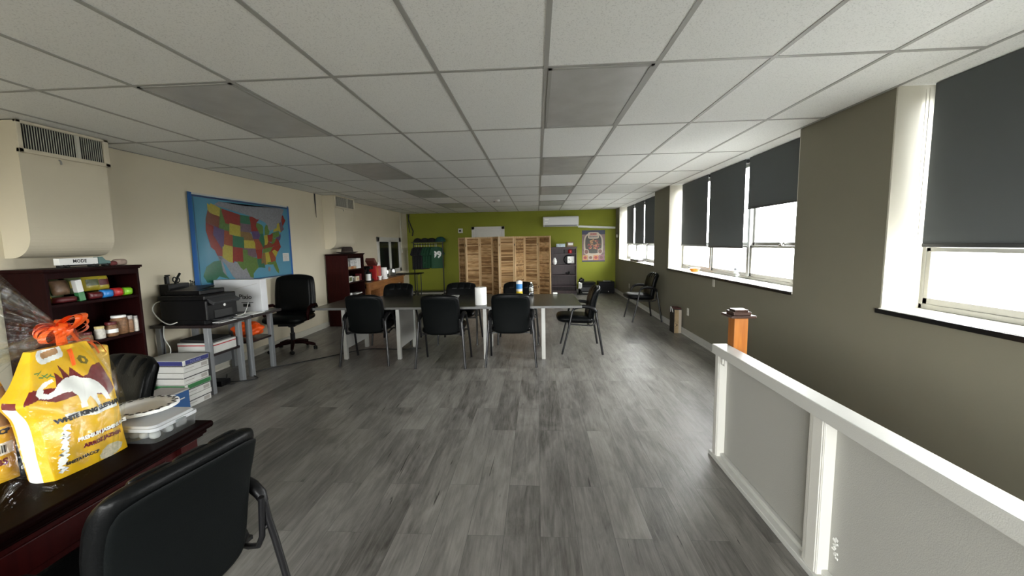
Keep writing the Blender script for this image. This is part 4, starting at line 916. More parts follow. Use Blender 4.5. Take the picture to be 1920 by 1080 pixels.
MB().box(-3.362, -3.355, 4.05, 4.30, ZW+.055, ZW+.135).build('output_slot', 'blackp', pn)
MB().box(-3.40, -3.30, 4.06, 4.30, ZW+.03, ZW+.042).build('output_tray', 'darkgrey', pn, bevel=.003)
MB().lathe([(.016, 0), (.016, .003), (0, .004)], (-3.36, 4.20, ZW+.175), 16, axis=Ry(Q)).build('logo', 'whitep', pn)
ppr = MB().box(-3.50, -3.295, 4.06, 4.28, ZW+.001, ZW+.006); tag(ppr.build('paper_sheet', 'paper'), 'white printed sheets under the printer output tray', 'paper')
ppr = MB().box(-3.46, -3.30, 4.36, 4.49, ZW+.001, ZW+.005, 0, Rz(.1)); tag(ppr.build('paper_sheet', 'paper'), 'loose white sheets on the table beside the printer', 'paper')
ppr = MB().box(-3.50, -3.31, 4.57, 4.77, ZW+.001, ZW+.006, 0, Rz(-.08)); tag(ppr.build('paper_sheet', 'paper'), 'loose white sheets in front of the white monitor box', 'paper')
mo = thing('monitor_box', 'large white monitor carton with the word Pixio under the map', 'box', (-3.66, 4.86, ZW))
MB().box(-3.955, -3.362, 4.80, 4.915, ZW, ZW+.392).build('carton', P('monitor_carton', (.62, .63, .65), .6), mo, bevel=.003)
MB().text('Pixio', .082, lambda a, b: V(-3.565+a, 4.7985, ZW+.180+b), bold=.0015).build('lettering', 'blackp', mo)
MB().box(-3.62, -3.47, 4.797, 4.7995, ZW+.108, ZW+.115).build('printed_line', 'darkgrey', mo); MB().box(-3.60, -3.51, 4.797, 4.7995, ZW+.06, ZW+.097).build('printed_block', 'darkgrey', mo)
MB().box(-3.70, -3.40, 4.7968, 4.7996, ZW+.31, ZW+.313, 0, Ry(-.22)).build('crease', 'greycard', mo)
og = thing('desk_organizer', 'black stand holding scissors and stapler behind the printer', 'organizer', (-3.92, 4.16, ZW))
MB().box(-3.965, -3.86, 4.08, 4.34, 1.03, 1.15).build('tray', 'blackplastic', og, bevel=.004)
MB().box(-3.94, -3.88, 4.14, 4.19, ZW, 1.03).box(-3.96, -3.85, 4.06, 4.28, ZW, ZW+.02).build('stand', 'blackplastic', og, bevel=.003)
tp = thing('stapler', 'black stapler standing upright in the black organizer', 'stapler', (-3.92, 4.13, 1.15))
MB().box(-3.935, -3.905, 4.112, 4.150, 1.151, 1.235).box(-3.935, -3.905, 4.118, 4.165, 1.235, 1.25).build('stapler_body', 'blackplastic', tp, bevel=.006)
sx_ = thing('scissors', 'black-handled scissors standing in the black organizer', 'scissors', (-3.92, 4.24, 1.15))
sm = MB().tube([(-3.92, 4.23, 1.151), (-3.92, 4.27, 1.22), (-3.92, 4.30, 1.255)], .012, 8); sm.build('blade_arm', 'blackplastic', sx_)
for dy in (0, .04): MB().tube([(-3.92, 4.225+dy+.022*math.cos(a), 1.192-dy*.2+.026*math.sin(a)) for a in (2*PI*k/14 for k in range(14))], .006, 8, closed=True).build('finger_ring', 'blackplastic', sx_)
for y, lab in ((4.375, 'small glass cup on the printer beside the organizer'), (4.425, 'small glass cup of pens behind the printer')):
    t = thing('pen_cup', lab, 'cup', (-3.90, y, 1.03), group='glass cups behind the printer')
    MB().lathe([(.02, 0), (.022, .002), (.023, .09), (.021, .09), (.019, .004), (0, .004)], (-3.91, y, 1.045), 16).build('cup', 'clear', t)
    MB().box(-3.94, -3.87, y-.024, y+.024, 1.03, 1.045).box(-3.93, -3.89, y-.01, y+.01, ZW, 1.03).build('cup_stand', 'darkgrey', t)
    if y > 4.4:
        for k in range(3):
            MB().tube([(-3.91, y+.004*k, 1.05), (-3.91+.004*k, y-.01+.018*k, 1.165-.01*k)], .004, 6).tube([(-3.91+.004*k, y-.01+.018*k, 1.155-.01*k), (-3.91+.004*k, y-.01+.022*k, 1.17-.01*k)], .007, 6).build('pen', 'blackplastic', t)
def bez(pts, n=24):
    pts = [V(*p) for p in pts]; P_ = [pts[0]*2-pts[1]]+pts+[pts[-1]*2-pts[-2]]; o = []
    for k in range(1, len(P_)-2):
        for q in range(n//(len(pts)-1)+1):
            t = q/(n//(len(pts)-1)+1); a, b, c, d = P_[k-1:k+3]
            o.append(.5*((2*b)+(c-a)*t+(2*a-5*b+4*c-d)*t*t+(3*b-a-3*c+d)*t**3))
    o.append(pts[-1]); return o
tag(MB().tube(bez([(-3.88, 4.08, .98), (-3.92, 3.98, .97), (-3.93, 3.945, .90), (-3.86, 3.945, .80), (-3.76, 3.935, ZW+.012), (-3.68, 3.945, ZW+.03)], 40), .006, 8).build('cable', 'whitewire'), 'white cable looping down at the back of the printer', 'cable', 'cables by the printer')
tag(MB().tube(bez([(-3.80, 3.915, ZW+.0), (-3.80, 3.905, .62), (-3.74, 3.90, .50), (-3.79, 3.90, .36), (-3.80, 3.93, .15)], 40), .005, 8).build('cable', 'whitewire'), 'white cable hanging under the front of the printer table', 'cable', 'cables by the printer')
tag(MB().tube(bez([(-3.90, 3.99, .71), (-3.88, 3.98, .5), (-3.90, 3.97, .3), (-3.88, 3.97, .006)], 30), .005, 8).build('cable', 'wire'), 'black cable hanging under the printer table', 'cable', 'cables by the printer')
tag(MB().tube(bez([(-3.47, 4.42, ZW+.10), (-3.43, 4.45, ZW+.02), (-3.42, 4.55, ZW+.012), (-3.49, 4.70, ZW+.05), (-3.49, 4.74, ZW+.12)], 30), .005, 8).build('cable', 'whitewire'), 'white cable looped in front of the monitor box', 'cable', 'cables by the printer')
tag(MB().tube(bez([(-3.75, 4.62, .006), (-3.55, 4.38, .006), (-3.36, 4.40, .006), (-3.28, 4.50, .006), (-3.42, 4.62, .006), (-3.44, 4.80, .006), (-3.16, 5.11, .006), (-2.82, 5.50, .006), (-2.62, 5.72, .006), (-2.44, 5.83, .006), (-2.0, 5.80, .006), (-1.72, 5.86, .006)], 120), .006, 8).build('extension_cable', 'wire'), 'black power cable trailing over the floor to the conference table', 'cable')
ub = thing('power_adapter', 'black power brick on the floor under the side tables', 'adapter', (-3.55, 4.28, 0)); MB().box(-3.66, -3.48, 4.20, 4.34, .001, .06).build('case', 'blackplastic', ub, bevel=.008); MB().tube([(-3.48, 4.27, .02), (-3.44, 4.28, .012), (-3.40, 4.30, .008)], .006, 6).build('lead', 'wire', ub)
wx = thing('shipping_box', 'white carton with a red stripe on the shelf of the printer table', 'box', (-3.6, 4.2, .42))
MB().box(-3.80, -3.40, 4.045, 4.37, .4185, .53).build('carton', 'cardwhite', wx, bevel=.003)
MB().box(-3.402, -3.3985, 4.045, 4.37, .498, .508).box(-3.80, -3.40, 4.0435, 4.0455, .498, .508).build('stripe', 'redp', wx)
MB().box(-3.78, -3.45, 4.06, 4.36, .53, .56, 0, Ry(.04)).build('dark_flap', 'blackp', wx)
ob = thing('grocery_bag', 'crumpled orange plastic bag on the shelf under the monitor box', 'bag', (-3.55, 4.79, .42))
def crump(i, j):
    a = 2*PI*i; e = PI*(j-.5); r = 1+.10*math.sin(5*a+2*e)+.07*math.sin(9*a-4*e)+.05*math.sin(7*e)
    return V(-3.565+.16*r*math.cos(e)*math.cos(a), 4.795+.155*r*math.cos(e)*math.sin(a), .524+.084*r*math.sin(e))
MB().grid(crump, 40, 24).build('bag', 'orange', ob)
MB().tube(bez([(-3.50, 4.72, .57), (-3.44, 4.74, .60), (-3.42, 4.80, .59), (-3.48, 4.85, .57)]), .007, 6).build('handle', 'orange', ob)
# ream boxes
def ream(label, x0, x1, y0, y1, z0, z1, band, text=None, nm='paper_box', lid=True):
    t = thing(nm, label, 'paper box', ((x0+x1)/2, (y0+y1)/2, z0), group='copy paper boxes stacked by the printer table')
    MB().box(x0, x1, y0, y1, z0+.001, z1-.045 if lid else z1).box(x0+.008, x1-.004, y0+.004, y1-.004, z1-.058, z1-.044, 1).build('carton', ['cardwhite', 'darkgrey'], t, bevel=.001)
    if lid: MB().box(x0-.006, x1+.006, y0-.006, y1+.006, z1-.05, z1-.003).build('lid', 'cardwhite', t, bevel=.002)
    e = .006
    if band:
        MB().box(x1+e, x1+e+.001, y0+.02, y1-.0, z1-.047, z1-.006).box(x0+.05, x1-.002, y0-e-.001, y0-e, z1-.047, z1-.006).build('colour_band', band, t)
    if text: MB().text(text, .034, lambda a, b: V(x1+e+.0016, (y0+y1)/2-.01+a, z1-.03+b)).build('lettering', P('pale_blue_print', (.25, .28, .45), .5), t)
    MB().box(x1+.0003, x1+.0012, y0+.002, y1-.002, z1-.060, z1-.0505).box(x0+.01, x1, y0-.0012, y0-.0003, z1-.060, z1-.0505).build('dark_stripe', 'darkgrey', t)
    MB().box(x1+.0004, x1+.0016, y1-.09, y1-.02, z0+.012, z0+.045).build('printed_barcode', 'greycard', t)
    MB().box(x1+.0004, x1+.0016, y0+.02, y0+.12, z0+.03, z0+.036).build('printed_line', 'greycard', t)
    return t
bz = [0, .115, .232, .349, .468]
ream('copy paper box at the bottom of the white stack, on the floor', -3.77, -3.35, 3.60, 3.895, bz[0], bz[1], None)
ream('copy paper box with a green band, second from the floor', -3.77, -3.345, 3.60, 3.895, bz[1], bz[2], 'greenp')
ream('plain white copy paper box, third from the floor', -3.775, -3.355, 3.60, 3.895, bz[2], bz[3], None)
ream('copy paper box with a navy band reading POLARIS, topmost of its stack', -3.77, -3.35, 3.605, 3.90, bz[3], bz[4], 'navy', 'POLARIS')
bb_ = thing('blue_carton', 'deep blue carton on the floor in front of the paper boxes', 'box', (-3.45, 3.45, 0))
MB().box(-3.575, -3.30, 3.28, 3.585, 0, .20).build('carton', 'bluebox', bb_, bevel=.003)
MB().box(-3.578, -3.295, 3.275, 3.588, .201, .215).build('top_flap', 'greycard', bb_, bevel=.002)
MB().box(-3.299, -3.2975, 3.40, 3.53, .135, .145).build('printed_line', 'cardwhite', bb_)

# executive chair
EC = V(-3.63, 5.80, 0)
ec = thing('office_chair', 'high-backed black leather office chair on casters in front of the map', 'chair', EC, .12)
E_ = lambda mb, n_, m_: mb.build(n_, m_, ec, world=False)
E_(MB().pad(lambda a, b, c: V(a, -.05+b, .50+c-.015*(abs(b)/.27)**3), .58, .54, .13, .08, 18, e=6, puff=.42), 'seat', 'leather')
def ebf(a, b, c): 
    z = .80+b; return V(a*(1-.05*max(0, b)/.28), .20+.05*(z-.5)/.5+c+.05*(abs(a)/.3)**2*-1, z+.03*(1-(a/.29)**2)*max(0, b/.28))
E_(MB().pad(ebf, .585, .56, .12, .06, 20, e=8, puff=.35), 'backrest', 'leather')
E_(MB().pad(lambda a, b, c: ebf(a, b, c-.055), .47, .47, .03, .05, 14, e=6, puff=.4), 'back_cushion', 'leather')
for s in (-1, 1):
    E_(MB().tube([(s*.30, .20, .62), (s*.315, .12, .66), (s*.32, -.02, .665), (s*.315, -.12, .64), (s*.305, -.15, .56), (s*.29, -.12, .47)], [.016, .022, .026, .026, .022, .018], 10), 'armrest', 'maho')
E_(MB().tube([(0, 0, .12), (0, 0, .26)], .034, 14).tube([(0, 0, .25), (0, 0, .36)], .022, 14).box(-.12, .12, -.16, .14, .385, .435).tube([(0, 0, .35), (0, 0, .40)], .05, 12), 'gas_column', 'blackmetal')
E_(MB().tube([(-.05, -.02, .40), (-.22, -.06, .40), (-.30, -.08, .39)], .006, 8), 'tilt_lever', 'blackmetal')
for k in range(5):
    a = 2*PI*k/5-1.2; ca, sa = math.cos(a), math.sin(a)
    E_(MB().tube([(.02*ca, .02*sa, .125), (.14*ca, .14*sa, .12), (.27*ca, .27*sa, .085), (.31*ca, .31*sa, .075)], [.032, .028, .022, .018], 10), 'base_arm', 'maho')
    cst = MB().tube([(.31*ca, .31*sa, .075), (.31*ca, .31*sa, .05)], .010, 8)
    Rw = Rz(a+.6)
    for s in (-1, 1): cst.lathe([(0, -.009), (.026, -.009), (.026, .009), (0, .009)], V(.31*ca, .31*sa, .027)+Rw @ V(s*.014, 0, 0), 14, axis=Rw @ Ry(Q))
    E_(cst, 'caster', 'blackplastic')

# ------------------------------------------------------------------ second bookcase contents and hat
ht = thing('felt_hat', 'dark brown brimmed felt hat on top of the second bookcase', 'hat', (-3.72, 7.93, 1.376))
MB().lathe([(.0, .003), (.105, .003), (.15, .010), (.205, .028), (.208, .032), (.15, .018), (.112, .014), (.108, .06), (.098, .115), (.07, .135), (.03, .125), (0, .122)], (-3.72, 7.93, 1.376), 28).build('hat_body', 'brown', ht)
MB().lathe([(.1135, .016), (.1115, .045)], (-3.72, 7.93, 1.376), 28).build('hat_band', P('hat_band', (.05, .035, .025), .6), ht)
def bx(name, label, cat, x0, x1, y0, y1, z0, z1, mat, group=None, face=None, fm=None):
    t = thing(name, label, cat, ((x0+x1)/2, (y0+y1)/2, z0), group=group)
    MB().box(x0, x1, y0, y1, z0, z1).build('carton', mat, t, bevel=.003)
    if face: MB().box(x1+.0005, x1+.002, y0+face[0], y1-face[1], z0+face[2], z1-face[3]).build('printed_face', fm, t)
    return t
G2 = 'boxes and packs in the second bookcase'
ptn = P('grey_pattern_pack', (.50, .50, .50), .5, var=.5, vscale=45)
bx('tissue_pack', 'wide grey-patterned white pack on the upper shelf of the second bookcase', 'pack', -3.80, -3.60, 7.78, 8.02, 1.13, 1.255, ptn, G2)
bx('tissue_pack', 'tall white pack beside the grey-patterned pack in the second bookcase', 'pack', -3.80, -3.59, 8.03, 8.22, 1.076, 1.28, P('white_pack', (.60, .59, .58), .5, var=.2, vscale=30), G2)
bx('snack_box', 'narrow white box at the near end of that upper shelf', 'box', -3.72, -3.60, 7.62, 7.70, 1.13, 1.24, 'cardwhite', G2)
bx('snack_box', 'pair-wide cream box under the grey-patterned pack', 'box', -3.72, -3.60, 7.66, 7.80, 1.076, 1.128, P('cream_box', (.45, .30, .17), .6), G2)
bx('snack_box', 'small orange box under the grey-patterned pack', 'box', -3.72, -3.60, 7.81, 7.90, 1.076, 1.128, P('orange_box', (.42, .15, .05), .6), G2)
bx('snack_box', 'small peach box next to the orange one under the pack', 'box', -3.72, -3.60, 7.91, 8.02, 1.076, 1.128, P('peach_box', (.48, .30, .16), .6), G2)
bx('picture_card', 'pale card with a green picture on the middle shelf of the second bookcase', 'card', -3.66, -3.60, 7.66, 7.83, .826, .945, 'cardwhite', G2, (.03, .03, .025, .02), 'olivepk')
jar('small dark jar between the two cards of the second bookcase', (-3.63, 7.90, .826), .03, .08, P('dark_jar', (.07, .07, .05), .3), 'alu', G2)
bx('picture_card', 'cream card with a yellow picture on the middle shelf of the second bookcase', 'card', -3.66, -3.60, 7.98, 8.14, .826, .92, P('cream_card', (.55, .48, .36), .6), G2, (.05, .04, .02, .03), 'tan')
bx('red_box', 'dark red upright box at the far end of the middle shelf', 'box', -3.70, -3.60, 8.18, 8.25, .826, .96, 'darkredpk', G2)
bx('snack_box', 'small white box on the lower shelf of the second bookcase', 'box', -3.66, -3.59, 7.68, 7.76, .566, .62, 'whitep', G2)
jar('small grey pot on the lower shelf of the second bookcase', (-3.64, 7.64, .566), .03, .10, 'greycard', 'greycard', G2)
bx('paper_stack', 'flat stack of white slips at the far end of the lower shelf', 'paper', -3.72, -3.58, 7.92, 8.20, .566, .588, 'cardwhite', G2)

# oak desk in the far corner with its things
od = thing('oak_desk', 'honey oak desk against the cream wall below the interior window', 'desk', (-3.74, 9.6, 0))
ZO = .745
MB().box(XL+.02, -3.50, 8.42, 10.72, ZO-.03, ZO).build('desk_top', 'oak', od, bevel=.004)
MB().box(-3.545, -3.525, 8.46, 10.68, ZO-.17, ZO-.03).build('apron', 'oak', od, bevel=.003)
for y in (8.60, 9.5): MB().box(-3.525, -3.517, y, y+.75, ZO-.155, ZO-.05).build('drawer', 'oak', od, bevel=.004)
MB().box(XL+.03, -3.53, 9.0, 9.55, 0, ZO-.17).build('pedestal', 'oak', od, bevel=.003)
for y in (8.45, 10.62): MB().box(-3.60, -3.53, y, y+.07, 0, ZO-.03).build('leg', 'oak', od, bevel=.003)
for y in (8.45, 10.62): MB().box(XL+.03, XL+.10, y, y+.07, 0, ZO-.03).build('leg', 'oak', od, bevel=.003)
ZO += .001
t = thing('gift_bag', 'large red printed gift bag with an open flap on the oak desk', 'gift bag', (-3.70, 9.15, ZO))
MB().box(-3.86, -3.62, 9.08, 9.36, ZO, ZO+.33).build('bag', 'redpk', t, bevel=.004)
MB().box(-3.84, -3.64, 9.02, 9.24, ZO+.36, ZO+.44, 0, Rx(-.7)).build('flap', P('brown_red_flap', (.14, .04, .03), .5), t)
MB().poly([(9.14, .32), (9.34, .32), (9.24, .42)], lambda a, b: V(-3.615, a, ZO+b)).build('white_tissue', 'whitep', t)
MB().poly(ell(9.17, .17, .035, .14), lambda a, b: V(-3.6185, a, ZO+b)).build('printed_motif', P('orange_motif', (.5, .13, .02), .5), t)
t = thing('dark_bottle', 'dark bottle with a white label at the near end of the oak desk', 'bottle', (-3.66, 8.72, ZO))
MB().lathe([(.05, 0), (.055, .01), (.055, .19), (.03, .23), (.022, .30), (0, .302)], (-3.66, 8.72, ZO), 18).build('bottle_body', 'blackplastic', t)
MB().lathe([(.0556, .03), (.0556, .17)], (-3.66, 8.72, ZO), 18).build('label', 'whitep', t)
t = thing('coffee_maker', 'black coffee maker between the bottle and the red gift bag', 'coffee maker', (-3.76, 8.92, ZO))
MB().box(-3.88, -3.66, 8.84, 9.02, ZO, ZO+.05).box(-3.88, -3.78, 8.84, 9.02, ZO+.05, ZO+.26).box(-3.88, -3.66, 8.84, 9.02, ZO+.26, ZO+.33).build('housing', 'blackplastic', t, bevel=.008)
MB().lathe([(.05, .052), (.06, .08), (.055, .17), (.045, .19)], (-3.72, 8.93, ZO), 16).build('carafe', 'darkglass', t)
t = thing('paper_cup', 'small white paper cup in front of the red gift bag', 'cup', (-3.57, 9.16, ZO)); MB().lathe([(.03, 0), (.035, .08)], (-3.57, 9.16, ZO), 16).build('cup', 'whitep', t); MB().lathe([(.052, .08), (.054, .092), (0, .094)], (-3.57, 9.16, ZO), 16).build('lid', 'whitep', t)
t = thing('paper_towel_roll', 'tall white paper towel roll on the oak desk beside the red gift bag', 'paper towels', (-3.60, 9.50, ZO)); MB().lathe([(.085, .0), (.085, .03), (.07, .04)], (-3.60, 9.50, ZO), 20).build('stand', 'whitep', t); MB().lathe([(.068, .04), (.068, .26), (.066, .265), (.02, .265)], (-3.60, 9.50, ZO), 20).build('paper', 'paper', t)
for y, lab in ((9.86, 'clear glass pitcher on the oak desk beside the paper towel roll'), (10.32, 'clear glass pitcher at the far end of the oak desk')):
    t = thing('glass_pitcher', lab, 'pitcher', (-3.68, y, ZO), group='glass pitchers on the oak desk')
    MB().lathe([(.05, 0), (.07, .02), (.075, .10), (.06, .17), (.062, .19), (.058, .19), (.056, .17), (.07, .10), (.06, .01), (0, .008)], (-3.68, y, ZO), 20).build('jug', 'clear', t)
    MB().tube(bez([(-3.68, y+.06, ZO+.16), (-3.68, y+.12, ZO+.15), (-3.68, y+.12, ZO+.07), (-3.68, y+.073, ZO+.06)]), .009, 8).build('handle', 'clear', t)

t = thing('folding_table', 'small black table between the oak desk and the clothes rack', 'table', (-3.55, 11.25, 0))
MB().box(-3.93, -3.20, 11.0, 11.5, .725, .745).build('table_top', 'blackplastic', t, bevel=.006)
for x in (-3.85, -3.28, ):
    for y in (11.05, 11.45): MB().tube([(x, y, 0), (x, y, .725)], .012, 8).build('leg', 'blackmetal', t)

# clothes rack
rk = thing('clothes_rack', 'black metal clothes rack with shelf against the green wall', 'clothes rack', (-3.24, 12.2, 0))
for x in (-3.68, -2.80): MB().box(x-.014, x+.014, 12.186, 12.214, .05, 1.60).build('upright', 'blackmetal', rk); MB().box(x-.014, x+.014, 12.0, 12.42, .03, .06).build('foot', 'blackmetal', rk)
MB().tube([(-3.68, 12.2, 1.54), (-2.80, 12.2, 1.54)], .012, 10).build('rail', 'blackmetal', rk)
MB().box(-3.70, -2.78, 12.04, 12.36, 1.588, 1.606).build('top_shelf', 'blackmetal', rk)
MB().box(-3.69, -2.79, 12.02, 12.40, .115, .145).build('bottom_shelf', 'blackmetal', rk)
for x in (-3.66, -2.82):
    for y in (12.02, 12.38): MB().lathe([(0, -.012), (.03, -.012), (.03, .012), (0, .012)], (x, y, .03), 12, axis=Ry(Q)).build('caster', 'blackplastic', rk)
def shirt(x, ang, label, mat, num=None, L_=.62, group='clothes hanging on the rack', tone='whitep', zt=1.46):
    t = thing('jersey', label, 'shirt', (x, 12.2, zt), group=group)
    R = Rz(ang); rr = random.Random(int(x*1000))
    out = [(q*.84, w) for q, w in [(-.08, 0), (-.20, -.04), (-.29, -.22), (-.22, -.26), (-.19, -.17), (-.20, -L_), (.20, -L_), (.19, -.17), (.22, -.26), (.29, -.22), (.20, -.04), (.08, 0)]]
    n = len(out); mb = MB()
    for s in (-1, 1):
        th_ = .022; tri = geometry.tessellate_polygon([[V(a, b, 0) for a, b in out]])
        mb.add([V(x, 12.2, zt)+R @ V(a, s*(th_+.006*math.sin(9*a+k)), b) for k, (a, b) in enumerate(out)], tri)
    a0 = [V(x, 12.2, zt)+R @ V(a, -(.022+.006*math.sin(9*a+k)), b) for k, (a, b) in enumerate(out)]; b0 = [V(x, 12.2, zt)+R @ V(a, (.022+.006*math.sin(9*a+k)), b) for k, (a, b) in enumerate(out)]
    mb.add(a0+b0, [(k, (k+1) % n, n+(k+1) % n, n+k) for k in range(n)])
    mb.build('garment', mat, t)
    MB().tube(bez([(x, 12.2, zt-.02), (x, 12.2, zt+.05), (x, 12.215, zt+.085), (x, 12.2, zt+.098), (x, 12.185, zt+.085)], 20), .004, 6).build('hanger_hook', 'whitep', t)
    g = lambda a, b, d=.031: V(x, 12.2, zt)+R @ V(a, -d, b)
    if num: MB().text(num, .27, lambda a, b: g(a, b-.24), bold=.012).build('number', tone, t)
    else:
        q = MB()
        for k in range(3): a = rr.uniform(-.12, .1); b = rr.uniform(-.5, -.1); q.poly(rect(a, a+.05, b, b+.03), lambda u, v: g(u, v))
        q.build('patch', tone, t)
    return t
xs = [-3.60, -3.52, -3.44, -3.36, -3.28, -3.20, -3.12, -3.03]
lb = ['black shirt with pale dots nearest the cream corner on the rack', 'black patterned shirt, second from the cream corner on the rack', 'black shirt, third from the cream corner on the rack', 'dark grey shirt beside the first green jersey on the rack', 'green jersey beside the dark shirts on the rack', 'green jersey, second of the green ones on the rack', 'green jersey just behind the numbered one', 'green jersey next to the numbered one on the rack']
for k, x in enumerate(xs):
    shirt(x, 1.05 if k < 4 else .9, lb[k], 'darkcloth' if k < 4 else 'jersey', None, .66 if k < 4 else .62, tone='greycard')
shirt(-2.99, .45, 'front green jersey with white number 99 on the rack', 'jersey', '99', .64)
for x, lab, mat, s in ((-3.55, 'black cap pile end nearest the cream wall on top of the rack', 'darkcloth', 1), (-3.33, 'black cap in the middle on top of the rack', 'darkcloth', 1), (-3.12, 'black cap beside the green cap on top of the rack', 'darkcloth', 1), (-2.86, 'dark green cap at the end on top of the rack', 'teal', 1.25)):
    t = thing('cap', lab, 'cap', (x, 12.2, 1.607), group='caps on top of the clothes rack')
    MB().lathe([(.12*s, 0), (.125*s, .02), (.115*s, .06*s), (.08*s, .10*s), (.03*s, .115*s), (0, .117*s)], (x, 12.2, 1.607), 20).build('crown', mat, t)
    MB().grid(lambda i, j: V(x+.12*s*(2*i-1), 12.2-.10*s-.10*s*j*(1-(2*i-1)**2)**.5, 1.612+.012*j+.01*(1-(2*i-1)**2)), 12, 4).build('brim', mat, t)

# ------------------------------------------------------------------ folding louvre screens
rl = random.Random(21)
def screen(label, pts):
    t = thing('folding_screen', label, 'room divider', (sum(p[0] for p in pts)/len(pts), sum(p[1] for p in pts)/len(pts), 0), group='louvred folding screens')
    for (x0, y0), (x1, y1) in zip(pts, pts[1:]):
        d = V(x1-x0, y1-y0, 0); L_ = d.length; d.normalize(); n_ = V(-d.y, d.x, 0)
        Rr = Matrix((d, n_, V(0, 0, 1))).transposed()
        o = V(x0, y0, 0); TT = 1.70; sw_ = .042
        fr = MB()
        def bxl(mb, a0, a1, z0, z1, th_, tilt=0.0, mi=0):
            vs = [V(a, b, z) for z in (z0, z1) for b in (-th_/2, th_/2) for a in (a0, a1)]
            if tilt:
                zc = (z0+z1)/2; Rt = Rx(tilt); vs = [V(q.x, 0, zc)+Rt @ V(0, q.y, q.z-zc) for q in vs]
            mb.add([o+Rr @ q for q in vs], [(0, 2, 3, 1), (4, 5, 7, 6), (0, 1, 5, 4), (2, 6, 7, 3), (0, 4, 6, 2), (1, 3, 7, 5)], mi)
        bxl(fr, .004, sw_, 0.0, TT, .026); bxl(fr, L_-sw_, L_-.004, 0.0, TT, .026)
        bxl(fr, sw_, L_-sw_, TT-.045, TT, .024); bxl(fr, sw_, L_-sw_, .06, .12, .024)
        pnl = fr.build('panel_frame', 'stile', t)
        lv = MB(); k = 0; z = .125
        while z < TT-.075:
            bxl(lv, sw_, L_-sw_, z, z+.045, .007, .55, rl.choice((0, 0, 0, 1, 1, 2, 2))); z += .034
        lv.build('louvres', ['louver', 'louverd', 'louverl'], pnl)
        hg = MB()
        for z in (.3, 1.45): bxl(hg, -.006, .006, z, z+.06, .032)
        hg.build('hinge', 'blackmetal', pnl)
    return t
def zig(x, y, seq):
    o = [(x, y)]
    for dx, dy in seq: x += dx; y += dy; o.append((x, y))
    return o
screen('louvred wooden folding screen nearer the clothes rack', zig(-2.20, 11.55, [(.255, -.31), (.37, .12), (.37, -.10), (.195, -.33)]))
screen('louvred wooden folding screen beside the dark bookcase', zig(-1.00, 11.00, [(.40, .02), (.255, .29), (.38, -.11), (.325, -.22)]))

# things on and in the far bookcase
bx('tissue_box', 'white and blue tissue box on top of the far bookcase', 'box', .57, .83, 12.30, 12.42, 1.386, 1.48, P('tissue_box_blue', (.45, .55, .60), .5, var=.4, vscale=12), 'boxes on the far bookcase')
t = bx('card_box', 'brown box with a white label on top of the far bookcase', 'box', .88, 1.08, 12.32, 12.45, 1.386, 1.53, P('brown_card', (.22, .14, .08), .7), 'boxes on the far bookcase')
MB().box(.92, 1.06, 12.3175, 12.319, 1.43, 1.50).build('paper_label', 'whitep', t)
t = thing('red_tin', 'red object on the top shelf of the far bookcase', 'tin', (.98, 12.40, 1.192)); MB().lathe([(.055, 0), (.06, .01), (.06, .09), (.05, .105), (0, .108)], (.98, 12.40, 1.192), 18).build('tin', 'redpk', t); MB().lathe([(.02, .108), (.015, .125), (0, .126)], (.98, 12.40, 1.192), 12).build('knob', 'redpk', t)
bx('dark_book', 'thin black upright book on the top shelf of the far bookcase', 'book', .80, .825, 12.32, 12.5, 1.192, 1.30, 'blackp')
t = thing('plate_display', 'black round plaque with a white picture on the far bookcase', 'plaque', (.93, 12.36, .862))
MB().lathe([(0, 0), (.135, 0), (.145, .012), (.12, .018), (0, .016)], (.93, 12.38, 1.005), 30, axis=Rx(Q)).build('plaque', 'blackplastic', t)
MB().poly(rect(.90, 1.10, .90, 1.10), lambda a, b: V(a, 12.358, b)).poly([(.92, 1.02), (.96, 1.05), (1.0, .98), (.97, .95)], lambda a, b: V(a, 12.3572, b), 1).poly([(1.02, .93), (1.06, .97), (1.08, .91)], lambda a, b: V(a, 12.3572, b), 1).build('picture', ['whitep', 'alu'], t)
t = thing('white_vase', 'white rounded pot half hidden behind the folding screen edge', 'pot', (.520, 12.40, .862)); MB().lathe([(.03, 0), (.06, .03), (.07, .09), (.05, .16), (.03, .18)], (.520, 12.40, .862), 18).build('pot', 'whitep', t); MB().lathe([(.034, .18), (.03, .20), (0, .2)], (.520, 12.40, .862), 14).build('lid', 'whitep', t)
t = thing('black_figurine', 'small black ornament on the third shelf of the far bookcase', 'ornament', (.95, 12.40, .557)); MB().lathe([(.05, 0), (.05, .015), (.02, .03), (.035, .06), (.03, .085), (0, .1)], (.95, 12.40, .557), 14).build('body', 'blackplastic', t); MB().pad(lambda a, b, c: V(.90+a, 12.40+c, .60+b), .12, .04, .04, .2, 8, e=3).build('arm', 'blackplastic', t)

# machines on the floor in the far corner
t = thing('floor_printer', 'black printer on the floor beside the far bookcase', 'printer', (1.45, 12.25, 0), group='black machines on the floor in the far corner')
MB().box(1.235, 1.66, 12.06, 12.50, .02, .30).build('body', 'blackplastic', t, bevel=.015)
MB().box(1.22, 1.69, 12.04, 12.52, .30, .35).build('lid', 'blackplastic', t, bevel=.01)
MB().box(1.28, 1.60, 12.03, 12.06, .10, .20).build('output_slot', 'darkgrey', t); MB().box(1.30, 1.62, 11.92, 12.06, .05, .065).build('output_tray', 'alu', t)
MB().lathe([(.018, 0), (.018, .004), (0, .005)], (1.28, 12.058, .24), 12, axis=Rx(Q)).build('power_button', 'whitep', t)
t = thing('subwoofer', 'black boxy machine on the floor in the corner under the sensor', 'speaker', (2.03, 12.40, 0), group='black machines on the floor in the far corner')
MB().box(1.80, 2.26, 12.20, 12.60, .012, .345).build('cabinet', 'blackplastic', t, bevel=.008)
